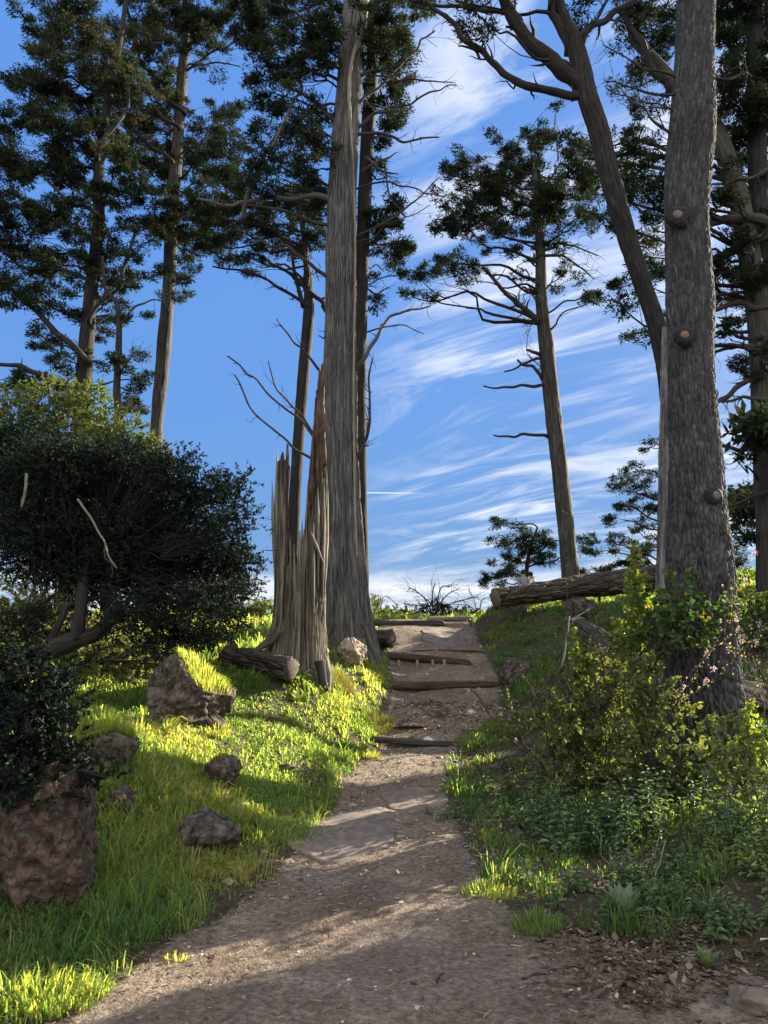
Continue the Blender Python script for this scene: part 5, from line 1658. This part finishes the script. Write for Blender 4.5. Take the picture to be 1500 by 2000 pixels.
x, y = scatter(26000, -4.5, 4.5, 3.2, 12)
cl = fbm(np.stack([x * 1.7, y * 1.7, 0 * x + 5], 1), 404, 3)
k = (rng.uniform(0, 1, len(x)) < np.clip(cl * 2.2, 0, .8)) & inview(x, y) & ((x < xl(y) - .08) | (x > xr(y) + .05))
x, y = x[k], y[k]
m_ = len(x)
mb = MB()
D = unit(rdir(m_, .2, rng) * np.array([1, 1, .5]))
ls_ = .030 * np.exp(rng.normal(size=m_) * .35)
broad(mb, np.stack([x, y, H(x, y) + rng.uniform(.01, .06, m_)], 1), D, ls_, ls_ * .7, np.clip(.5 + .25 * rng.normal(size=m_), 0, 1), up=.7, rng=rng)
tag(mb.build('ground_cover', MAT['ivy_leaf'], None, smooth=False), 'small broad-leaved weeds creeping through the bank grass', 'ground cover', kind='stuff')
bpy.context.view_layer.update()
tuft('spiky bright grass tuft crowning the large brown boulder', 400, 1300, 8.25, .30, .22, 1500, .17, 91, tb=.62, surf=find('large angular brown'))
tuft('long pale grass tuft draped on the rock beside the creeper', 200, 1420, 6.5, .28, .20, 2200, .15, 92, tb=.6, surf=find('brown rock under long'))
tuft('tiny dry tuft on the small pointed rock', 428, 1480, 7.0, .07, .06, 240, .07, 93, mat='drygrass', surf=find('small pointed grey'))
tuft('dry yellowish tussock between broken stump and pale rock', 655, 1315, 11.9, .30, .3, 2200, .22, 94, mat='drygrass', tb=.45)
tuft('bright tuft spilling toward the steps under the cypress roots', 740, 1310, 13.2, .22, .3, 900, .15, 95, tb=.65)
tuft('sunny tuft at the bank foot beside the lowest step', 722, 1478, 10.0, .12, .12, 500, .13, 96, tb=.65)
tuft('golden grass mound hanging over the trail edge below the steps', 735, 1405, 11.4, .28, .4, 1600, .15, 97, mat='drygrass', tb=.25)
tuft('coarse green grass tuft at the edge of the leaf litter', 1050, 1815, 4.65, .15, .12, 330, .13, 98, tb=.38, wid=.006)
tuft('wispy grass on the dark furrowed log', 530, 1275, 10.5, .35, .12, 420, .12, 99, mat='drygrass', tb=.6, surf=None)
tuft('bright grass patch near the bramble foot', 960, 1745, 5.2, .2, .14, 420, .09, 100, tb=.6)
tuft('sparse little tuft alone on the dirt near the bank', 735 - 390, 1875, 4.25, .08, .05, 90, .05, 101, tb=.7)
tuft('lit grass fringe on the weathered trunk mound', 1075, 1268, 12.9, .22, .14, 600, .12, 102, mat='drygrass', tb=.2)
tuft('sunlit strip of grass below the fallen log', 1055, 1215, 14.6, .45, .14, 900, .10, 103, mat='drygrass', tb=.15)
tuft('bright blades sprouting at the lower picture corner', 60, 1930, 3.85, .38, .2, 1500, .14, 104, tb=.6, wid=.006)

# ------------------------------------------------------------------ litter, pebbles, sticks
def onground(x, y, dz=0.0):
    return np.stack([x, y, H(x, y) + dz], 1)


def leafscatter(name, label, n, keep, size, seed, box, tb=.5, tvar=.22):
    x, y = scatter(n, *box)
    cl = fbm(np.stack([x * 2.5, y * 2.5, 0 * x], 1), seed, 3)
    k = (rng.uniform(0, 1, n) < keep(x, y, cl)) & inview(x, y)
    x, y = x[k], y[k]
    m_ = len(x)
    mb = MB()
    D = rdir(m_, 0, rng)
    D[:, 2] = np.abs(D[:, 2]) * .25
    D = unit(D)
    s = size * np.exp(rng.normal(size=m_) * .45)
    broad(mb, onground(x, y, .004), D, s, s * rng.uniform(.3, .6, m_), np.clip(tb + tvar * rng.normal(size=m_), 0, 1), up=.85, rng=rng, droop=-.1)
    o = mb.build(name, MAT['litter'], None, smooth=False)
    return tag(o, label, 'leaf litter', kind='stuff')


def kedge(x, y, c):
    dl, dr = x - xl(y), xr(y) - x
    e = np.exp(-np.abs(dl) / .35) + np.exp(-np.abs(dr) / .30)
    return np.clip(e * (.7 + c), 0, 1) * .9 + .07


leafscatter('leaf_litter', 'small pale chips and dry leaves strewn along the trail margins', 60000, kedge, .020, 111, (-2.6, 4.0, 3.2, 18), tb=.55)
leafscatter('leaf_litter', 'brown fallen leaves heaped beside the brambles', 13000, lambda x, y, c: np.clip((x - .75) * 2, 0, 1) * np.clip((5.0 - y) * 3, 0, 1) * np.clip(.35 + 1.8 * c, 0.06, 1), .030, 112, (.6, 3.2, 3.5, 5.2), tb=.45)
leafscatter('leaf_litter', 'bleached chips on the sunny stretch above the lowest step', 2600, lambda x, y, c: np.clip(.6 + c, 0, 1), .045, 113, (.2, 2.4, 10.9, 12.6), tb=.7)

n = 15000
x, y = scatter(n, -2.5, 3.5, 3.1, 17)
k = (rng.uniform(0, 1, n) < .30 + .6 * kedge(x, y, 0 * x)) & inview(x, y) & (x > xl(y) - .15) & (x < xr(y) + .15)
x, y = x[k], y[k]
m_ = len(x)
ico = bmesh.new()
bmesh.ops.create_icosphere(ico, subdivisions=1, radius=1)
IV = np.array([v.co[:] for v in ico.verts])
IF = np.array([[v.index for v in f.verts] for f in ico.faces])
ico.free()
s = .0042 * np.exp(rng.normal(size=m_) * .62) * np.where(rng.uniform(0, 1, m_) < .012, 3.2, 1.0) * np.clip(y / 5, .9, 1.8)
sc = s[:, None] * rng.uniform(.6, 1.4, (m_, 3)) * np.array([1, 1, .6])
V = (IV[None] * sc[:, None] * (1 + .25 * rng.normal(size=(m_, 12, 1)))) + onground(x, y)[:, None]
mb = MB()
mb.add(V.reshape(-1, 3), T=(IF[None] + np.arange(m_)[:, None, None] * 12).reshape(-1, 3), tint=np.repeat(np.clip(.45 + .28 * rng.normal(size=m_), 0, 1), 12))
tag(mb.build('gravel', MAT['pebble'], None, smooth=False), 'loose grit and small pebbles on the trail', 'gravel', kind='stuff')

mb = MB()
n = 9000
x, y = scatter(n, -2.5, 4.0, 3.1, 15)
k = inview(x, y) & (x > xl(y) - .3) & (x < xr(y) + .8)
x, y = x[k], y[k]
m_ = len(x)
a = rng.uniform(0, math.pi, m_)
l = .035 * np.exp(rng.normal(size=m_) * .5)
w = .0016 * np.exp(rng.normal(size=m_) * .3) * np.clip(y / 5, 1, 2)
dr = np.stack([np.cos(a), np.sin(a), rng.normal(size=m_) * .08], 1)
A = onground(x, y, .004) - dr * l[:, None] * .5
B = A + dr * l[:, None]
B[:, 2] = H(B[:, 0], B[:, 1]) + .006
sd = np.stack([-np.sin(a), np.cos(a), 0 * a], 1)
up_ = np.array([0, 0, 1.0])
V = np.stack([A - sd * w[:, None], A + sd * w[:, None], A + up_ * 2 * w[:, None], B - sd * w[:, None] * .6, B + sd * w[:, None] * .6, B + up_ * 1.6 * w[:, None]], 1)
kk = np.arange(m_)[:, None] * 6
mb.add(V.reshape(-1, 3), np.concatenate([kk + np.array(q) for q in ([0, 2, 5, 3], [2, 1, 4, 5], [1, 0, 3, 4])]), tint=np.repeat(rng.uniform(0, 1, m_), 6))
tag(mb.build('needle_litter', MAT['stick'], None, smooth=False), 'fine dry twigs and needles scattered over the trail', 'twigs', kind='stuff')
for i, (p0, p1, dd, r, lab) in enumerate([((1020, 1928), (1088, 1912), 4.02, .006, 'thin crooked stick lying on the bare dirt'), ((1168, 1967), (1205, 1969), 3.8, .006, 'short straight stick near the pale corner stone'), ((855, 1945), (868, 1925), 3.95, .005, 'short dark stick at the trail centre'),
                                          ((1270, 1770), (1300, 1640), 5.0, .006, 'pale upright dead stem among the nettles'), ((1250, 1700), (1290, 1620), 5.3, .006, 'curved whitish dead stem beside the nettles')]):
    a, b = G(*p0, dd, .008), G(*p1, dd + .12, .008)
    if i > 2:
        b = P(*p1, dd)
    mb = MB()
    tube(mb, crook(a, b, 6, .05, 0, rng), [r, r, r * .9, r * .8, r * .7, r * .5], nseg=7, rows=20)
    tag(mb.build('stick', MAT['twig'] if i < 3 else MAT['palewood']), lab, 'stick')


# ------------------------------------------------------------------ undergrowth on the far side of the trail
def nettles(label, px, py, d, n, hgt, spread, seed, leaf='nettle_leaf', ls=.06, tb=.45, name='nettle_plant', cat='plant', group='nettles along the trail', lw=.5, lean=.12):
    rg = np.random.default_rng(seed)
    c = G(px, py, d)
    t_ = thing(name, label, cat, c, group)
    st = MB()
    fol = MB()
    for i in range(n):
        b = c + np.array([rg.normal() * spread, rg.normal() * spread * .7, 0])
        b[2] = HZ(b[0], b[1]) - .02
        h = hgt * 1.15 * rg.uniform(.45, 1.35)
        tp = b + np.array([rg.normal() * lean * h * 3, rg.normal() * lean * h * 3, h])
        st = MB()
        p_, r_ = tube(st, crook(b, tp, 5, .04, 0, rg), [.004, .0035, .003, .0025, .0015], nseg=4, rows=10, cap=False)
        st.build('stem', MAT['twig'], t_)
        for k in range(2, 10):
            a0 = k * 1.57 + rg.uniform(0, .5)
            m__ = 3
            aa = a0 + np.arange(m__) * 2.1
            D = unit(np.stack([np.cos(aa), np.sin(aa), rg.uniform(-.25, .35, m__)], 1))
            L_ = ls * (1.15 - .07 * k) * rg.uniform(.7, 1.2, m__)
            broad(fol, np.repeat(p_[k][None], m__, 0) + D * .01, D, L_, L_ * lw, np.clip(tb + .2 * rg.normal(size=m__), 0, 1), up=.75, rng=rg, droop=.25)
    fol.build('foliage', MAT[leaf], t_, smooth=False)
    return t_


nettles('dark green nettle clump at the grass edge, largest of the patch', 1110, 1650, 6.3, 20, .38, .20, 1001, ls=.085)
nettles('nettle clump with pale sunlit tips nearest the trail', 1050, 1600, 7.0, 16, .34, .18, 1002, ls=.075, tb=.55)
nettles('nettle clump between dark nettles and pine foot', 1190, 1640, 6.4, 18, .42, .20, 1003, ls=.08)
nettles('low nettle clump above the weedy rosette', 1240, 1720, 5.4, 9, .18, .16, 1004, ls=.07)
nettles('bluish nettle clump by the picture border', 1400, 1700, 5.4, 18, .40, .22, 1005, ls=.075)
nettles('tall nettle clump touching the picture border', 1490, 1660, 5.6, 18, .50, .20, 1006, ls=.07, tb=.6)
nettles('nettle clump in front of the furrowed pine base', 1320, 1600, 6.6, 18, .42, .22, 1007, ls=.075, tb=.4)
nettles('sparse nettle clump over dry stalks', 1340, 1760, 4.9, 8, .15, .16, 1008, ls=.06)
nettles('low nettle clump nearest the picture border above the litter', 1440, 1790, 4.6, 12, .16, .2, 1011, ls=.06, tb=.6)
nettles('leafy nettle clump spilling over the bare soil beside the dry stalks', 1290, 1700, 5.3, 12, .22, .2, 1012, ls=.065, tb=.55)
nettles('yellowish nettle clump under the sunlit bramble mass', 1450, 1740, 5.2, 14, .30, .2, 1013, ls=.065, tb=.8)
nettles('ground-hugging dark nettles beside the trail curve', 900, 1610, 7.2, 12, .07, .16, 1009, ls=.04, tb=.3)
nettles('low nettles under the dry stalks near the leaf litter', 1150, 1740, 5.3, 9, .14, .2, 1010, ls=.06)

shrub('bramble_bush', 'olive green bramble mass in front of the weathered trunk', 'bush', G(1150, 1560, 8.0), [(1060, 1420, 46, 30, .5), (1120, 1400, 50, 36, .7), (1180, 1380, 50, 40, .9), (1200, 1440, 55, 40, 1), (1130, 1470, 55, 36, .9), (1060, 1490, 46, 30, .7), (1180, 1510, 55, 36, 1), (1110, 1540, 50, 28, .8), (1220, 1340, 36, 34, .8), (1010, 1520, 36, 22, .5), (1080, 1330, 40, 34, .45), (1160, 1300, 40, 40, .5), (1230, 1280, 36, 36, .6), (1000, 1440, 36, 26, .4)],
      'olive_leaf', 1101, lsize=.048, lw=.75, d=7.9, dens=1.1, depthr=.35, sw=.006)
shrub('bramble_bush', 'broad-leaved bramble mass against the foot of the pine', 'bush', G(1290, 1560, 7.0), [(1280, 1400, 46, 40, 1), (1330, 1430, 40, 34, .8), (1250, 1460, 46, 36, 1), (1300, 1500, 50, 36, 1), (1240, 1540, 50, 30, .9), (1350, 1520, 46, 30, .8), (1270, 1340, 36, 34, .9), (1300, 1560, 50, 24, .9), (1240, 1600, 50, 24, .8)],
      'olive_leaf', 1102, lsize=.052, lw=.8, d=7.0, dens=1.05, depthr=.3, sw=.006)
shrub('bramble_bush', 'sunlit bramble mass at the picture border beyond the pine base', 'bush', G(1470, 1640, 6.2), [(1400, 1480, 30, 26, .8, 0, .2), (1450, 1450, 36, 40, .7, 0, .2), (1490, 1520, 40, 40, .9, 0, .2), (1430, 1540, 40, 34, .9, 0, .1), (1400, 1590, 40, 30, .9), (1480, 1600, 40, 36, .9, 0, .2), (1440, 1640, 46, 30, .9), (1500, 1680, 40, 36, .9, 0, .2), (1470, 1740, 40, 30, .8, 0, .1), (1410, 1690, 40, 26, .7)],
      'lite_leaf', 1103, lsize=.042, lw=.8, d=6.1, dens=.9, depthr=.3, sw=.005)
shrub('ivy_plant', 'glossy ivy creeping round the lower pine trunk', 'ivy', G(1430, 1560, 7.3), [(1400, 1440, 26, 22, 1), (1440, 1480, 30, 26, 1), (1390, 1490, 30, 26, 1), (1440, 1530, 40, 26, 1), (1480, 1460, 30, 40, 1), (1380, 1540, 40, 24, .9)], 'ivy_leaf', 1104, lsize=.045, lw=.85, d=7.35, dens=1.0, depthr=.15, sw=.004)
t_ = shrub('ivy_plant', 'flowering ivy clump with yellow umbels hugging the pine at eye level', 'ivy', G(1270, 1500, 7.6), [(1275, 1180, 22, 24, 1), (1280, 1220, 30, 24, 1.2), (1310, 1190, 30, 24, 1), (1340, 1150, 22, 36, .9), (1300, 1230, 34, 26, 1.2), (1350, 1215, 34, 28, .9), (1280, 1270, 30, 24, 1), (1390, 1200, 26, 22, .6), (1430, 1170, 22, 20, .7), (1350, 1270, 30, 22, .5)],
                'ivy_leaf', 1105, lsize=.05, lw=.8, d=7.4, dens=1.1, depthr=.12, sw=.004)
fl = MB()
for px, py in [(1335, 1215), (1375, 1198), (1385, 1207), (1378, 1212), (1340, 1160), (1298, 1185), (1215, 1212), (1240, 1190), (1430, 1150), (1445, 1152), (1438, 1165), (1280, 1160), (1430, 1200), (1318, 1120), (1250, 1085), (1370, 1205), (1362, 1260)]:
    c = P(px, py, 7.25)
    n = 26
    fl = MB()
    broad(fl, c + unit(rng.normal(size=(n, 3))) * .016 * np.array([1, 1, .6]), rdir(n, .8, rng), .014, .009, rng.uniform(0, 1, n), rng=rng)
    fl.build('umbel', MAT['yellow'], t_, smooth=False)

twiggy('leafy_shoot', 'tallest sunlit yellow-green shoot standing before the fallen log', 'plant', G(1245, 1440, 8.9), [[(1240, 1400), (1242, 1300), (1240, 1180), (1238, 1065)], [(1225, 1400), (1220, 1300), (1212, 1230)], [(1255, 1350), (1250, 1250), (1252, 1150)], [(1235, 1380), (1232, 1250), (1236, 1110)]], 8.9, 1201, w=4, nt=26, tl=.22, leaves=3000, leafmat_='shoot_leaf', lsize=.058, lt=.1)
twiggy('leafy_shoot', 'shorter yellow-green shoot with a dense leafy head above bare stems', 'plant', G(1140, 1500, 8.2), [[(1135, 1400), (1128, 1300), (1122, 1228)], [(1140, 1380), (1148, 1300), (1155, 1290)], [(1120, 1420), (1150, 1340)]], 8.4, 1202, w=4, nt=20, tl=.14, leaves=1600, leafmat_='shoot_leaf', lsize=.055, lt=.05)
twiggy('leafy_shoot', 'bright leafy shoot by the picture border past the pine', 'plant', G(1460, 1600, 6.8), [[(1450, 1500), (1458, 1400), (1465, 1378)], [(1470, 1500), (1478, 1430)]], 6.8, 1203, w=3, nt=16, tl=.14, leaves=800, leafmat_='shoot_leaf', lsize=.042, lt=.1)
twiggy('leafy_shoot', 'low bright maple-like sprig between bramble and path', 'plant', G(1090, 1460, 9.0), [[(1085, 1400), (1090, 1375)], [(1075, 1420), (1072, 1400)]], 9.0, 1204, w=3, nt=8, tl=.14, leaves=260, leafmat_='shoot_leaf', lsize=.06, lt=.1)
cur = dict(mat='twig', w=3.4, wend=1.2)
twiggy('currant_shrub', 'bare dark stems with a few pink flowers arching toward the path', 'shrub', G(1080, 1500, 8.6), [[(1010, 1440), (960, 1400), (925, 1350), (895, 1355)], [(1030, 1440), (1000, 1380), (985, 1330)], [(1060, 1400), (1030, 1330), (1010, 1290)], [(1075, 1380), (1060, 1290), (1058, 1200)], [(1000, 1450), (950, 1430), (900, 1425)]], 8.6, 1211, nt=10, tl=.25, leaves=260, flowers=5, leafmat_='lite_leaf', lsize=.022, lt=.3, **cur)
twiggy('currant_shrub', 'bare thorny stems rising in front of the weathered trunk', 'shrub', G(1120, 1520, 8.0), [[(1112, 1400), (1108, 1250), (1108, 1080), (1107, 1010)], [(1100, 1400), (1085, 1300), (1082, 1230)], [(1160, 1400), (1180, 1320), (1160, 1230), (1150, 1200)], [(1180, 1420), (1200, 1340), (1175, 1290)], [(1090, 1430), (1070, 1340), (1030, 1270)], [(1130, 1420), (1095, 1330), (1080, 1240)]], 8.0, 1212, nt=10, tl=.22, leaves=300, flowers=5, leafmat_='lite_leaf', lsize=.024, lt=.3, **cur)
twiggy('currant_shrub', 'arching stem with pale pink blossom crossing the pine trunk', 'shrub', G(1230, 1540, 6.9), [[(1290, 1420), (1340, 1330), (1400, 1260), (1470, 1220)], [(1330, 1360), (1400, 1250), (1440, 1190), (1480, 1150)], [(1300, 1400), (1390, 1330), (1470, 1250), (1495, 1230)]], 6.9, 1213, nt=12, tl=.22, leaves=260, flowers=7, leafmat_='pale_leaf', lsize=.022, lt=.35, **cur)
twiggy('currant_shrub', 'pink flowering twigs hanging over the picture border above the grey log', 'shrub', G(1560, 1500, 7.2), [[(1480, 1300), (1440, 1200), (1400, 1130)], [(1500, 1280), (1470, 1180), (1450, 1110)], [(1490, 1320), (1430, 1270), (1400, 1250)]], 7.2, 1214, nt=14, tl=.25, leaves=300, flowers=10, leafmat_='pale_leaf', lsize=.022, lt=.35, **cur)
twiggy('dead_stalks', 'tangle of dry straw-coloured stalks over the grey log', 'plant', G(1480, 1420, 8.6), [[(1450, 1320)], [(1480, 1300)], [(1500, 1340), (1430, 1310)], [(1440, 1370)], [(1470, 1360), (1500, 1290)]], 8.6, 1215, w=3, nt=16, tl=.35, mat='palewood')
twiggy('dead_stalks', 'reddish dry stalks at the bramble edge beside the path', 'plant', G(1010, 1430, 10.4), [[(1000, 1390)], [(1020, 1380)], [(1035, 1385)], [(1045, 1400)], [(985, 1410)]], 10.4, 1216, w=2.5, nt=12, tl=.18, mat='twig', leaves=60, leafmat_='litter', lsize=.04)
twiggy('dead_stalks', 'pale trailing stalks below the bramble mass', 'plant', G(1180, 1740, 5.4), [[(1110, 1700)], [(1230, 1660)], [(1150, 1690)], [(1260, 1700)], [(1330, 1720)]], 5.4, 1217, w=2.5, nt=14, tl=.25, mat='palewood', spread=.12)
twiggy('dead_stalks', 'fine dry stems curling over the shaded bank between grass and brambles', 'plant', G(950, 1530, 8.8), [[(920, 1480)], [(950, 1470)], [(985, 1480)], [(1010, 1500)], [(900, 1520)]], 8.8, 1218, w=2, nt=18, tl=.22, mat='twig', spread=.15, leaves=120, leafmat_='olive_leaf', lsize=.03)
twiggy('dead_twig', 'whitish dead twig dangling below the yew trunk', 'twig', P(68, 1270, 8.2), [[(60, 1310), (48, 1345), (38, 1368)]], 8.2, 1219, w=5, nt=3, tl=.15, mat='palewood', spread=.0)
twiggy('dead_twig', 'pale dead twig poking through the dark creeper', 'twig', P(12, 1430, 4.9), [[(6, 1450), (0, 1465)]], 4.9, 1220, w=7, wend=4, nt=1, tl=.08, mat='palewood', spread=0)


def rosette(label, px, py, d, n, ls, seed, mat='nettle_leaf', name='rosette_weed'):
    rg = np.random.default_rng(seed)
    c = G(px, py, d)
    t_ = thing(name, label, 'weed', c)
    for i in range(n):
        a = rg.uniform(0, 2 * math.pi)
        el = rg.uniform(.5, 1.25)
        L_ = ls * rg.uniform(.7, 1.2)
        h = np.array([math.cos(a), math.sin(a), 0])
        s = np.array([-math.sin(a), math.cos(a), 0])
        k = 7
        V = []
        for j in range(k):
            f = j / (k - 1)
            e = el - f * f * .9
            p_ = c + h * L_ * f * math.cos(el) + np.array([0, 0, 1]) * L_ * (f * math.sin(el) - .22 * f * f)
            w_ = L_ * .095 * math.sin(math.pi * min(1, f * .9 + .08)) * (1 + .18 * (-1) ** j)
            V += [p_ - s * w_ + np.array([0, 0, w_ * .3]), p_, p_ + s * w_ + np.array([0, 0, w_ * .3])]
        Q = []
        for j in range(k - 1):
            b = j * 3
            Q += [[b, b + 1, b + 4, b + 3], [b + 1, b + 2, b + 5, b + 4]]
        mb = MB()
        mb.add(V, Q, tint=np.clip(.6 + .2 * rg.normal(), 0, 1))
        mb.build('leaf', MAT[mat], t_)
    return t_


rosette('upright thistle-like rosette of long grey-green leaves by the litter', 1220, 1800, 4.75, 30, .25, 1301)
rosette('small pale sage-green rosette with one upright leaf in the litter', 1378, 1880, 4.15, 13, .13, 1302)
rosette('little leafy weed in front of the dark log near the stump', 582, 1335, 10.2, 12, .20, 1303, 'shoot_leaf')
rosette('single broad-leaved seedling in the shaded bank grass', 262, 1800, 4.65, 5, .09, 1304, 'grass')

# ------------------------------------------------------------------ two people resting beyond the log
def person(label, px, py, d, coat, seed, lean=.0):
    c = P(px, py, d)                 # top of head
    g = HZ(c[0], d)
    hip = np.array([c[0], d, c[2] - .86 * .72])
    SC = .72
    t_ = thing('person', label, 'person', (c[0], d, min(g, hip[2] - .1)), 'two people resting behind the fallen log')
    J = {'pelvis': (0, 0, .10), 'spine': (0, .02, .32), 'chest': (0, .03, .50), 'neck': (0, .02, .62), 'head0': (lean * .3, .0, .70), 'head1': (lean * .5, -.01, .80)}
    E = [('pelvis', 'spine'), ('spine', 'chest'), ('chest', 'neck'), ('neck', 'head0'), ('head0', 'head1')]
    Rr = {'pelvis': .15, 'spine': .13, 'chest': .15, 'neck': .055, 'head0': .085, 'head1': .088}
    for s, nm in ((-1, 'a'), (1, 'b')):
        J.update({'sh' + nm: (s * .17, .02, .55), 'el' + nm: (s * .23, -.06, .32), 'wr' + nm: (s * .12, -.28, .25), 'ha' + nm: (s * .07, -.34, .24),
                  'hp' + nm: (s * .09, -.02, .08), 'kn' + nm: (s * .12, -.42, .20), 'an' + nm: (s * .11, -.50, -.20), 'to' + nm: (s * .12, -.66, -.24)})
        E += [('chest', 'sh' + nm), ('sh' + nm, 'el' + nm), ('el' + nm, 'wr' + nm), ('wr' + nm, 'ha' + nm), ('pelvis', 'hp' + nm), ('hp' + nm, 'kn' + nm), ('kn' + nm, 'an' + nm), ('an' + nm, 'to' + nm)]
        Rr.update({'sh' + nm: .07, 'el' + nm: .05, 'wr' + nm: .035, 'ha' + nm: .04, 'hp' + nm: .09, 'kn' + nm: .065, 'an' + nm: .045, 'to' + nm: .035})
    J = {a_: tuple(np.array(b_) * SC) for a_, b_ in J.items()}
    Rr = {a_: b_ * SC for a_, b_ in Rr.items()}
    names = list(J)

    def skin(subset, name, mat, grow):
        me = bpy.data.meshes.new(name)
        ns = [n_ for n_ in names if n_ in subset]
        me.from_pydata([np.array(J[n_]) + hip - wloc(t_) for n_ in ns], [(ns.index(a), ns.index(b)) for a, b in E if a in subset and b in subset], [])
        o = bpy.data.objects.new(name, me)
        C.objects.link(o)
        o.parent = t_
        md = o.modifiers.new('skin', 'SKIN')
        for i, n_ in enumerate(ns):
            me.skin_vertices[0].data[i].radius = (Rr[n_] * grow,) * 2
        me.skin_vertices[0].data[0].use_root = True
        sb = o.modifiers.new('sub', 'SUBSURF')
        sb.levels = sb.render_levels = 2
        me.materials.append(MAT[mat])
        return o
    skin(set(names), 'body', 'skin', .95)
    skin({'pelvis', 'spine', 'chest', 'sha', 'shb', 'ela', 'elb', 'wra', 'wrb'}, 'jacket', coat, 1.12)
    skin({'pelvis', 'hpa', 'hpb', 'kna', 'knb', 'ana', 'anb'}, 'trousers', 'jeans', 1.1)
    mb = MB()
    hc = hip + np.array(J['head1'])
    a = np.linspace(0, 2 * math.pi, 20, endpoint=False)
    tube(mb, [hc + SC * np.array([0, .02, -.09]), hc + SC * np.array([0, .02, -.02]), hc + SC * np.array([0, .01, .06]), hc + SC * np.array([0, 0, .10])], SC * np.array([.085, .105, .085, .01]), nseg=18, rows=14)
    mb.build('hair', MAT['hair'], t_)
    return t_


person('person with dark hair and grey-blue jacket sitting beyond the log', 1022, 1114, 20.7, 'coatgrey', 1)
person('person in a white top seated close beside the grey-blue jacket', 1034, 1118, 20.85, 'coatwhite', 2, .08)
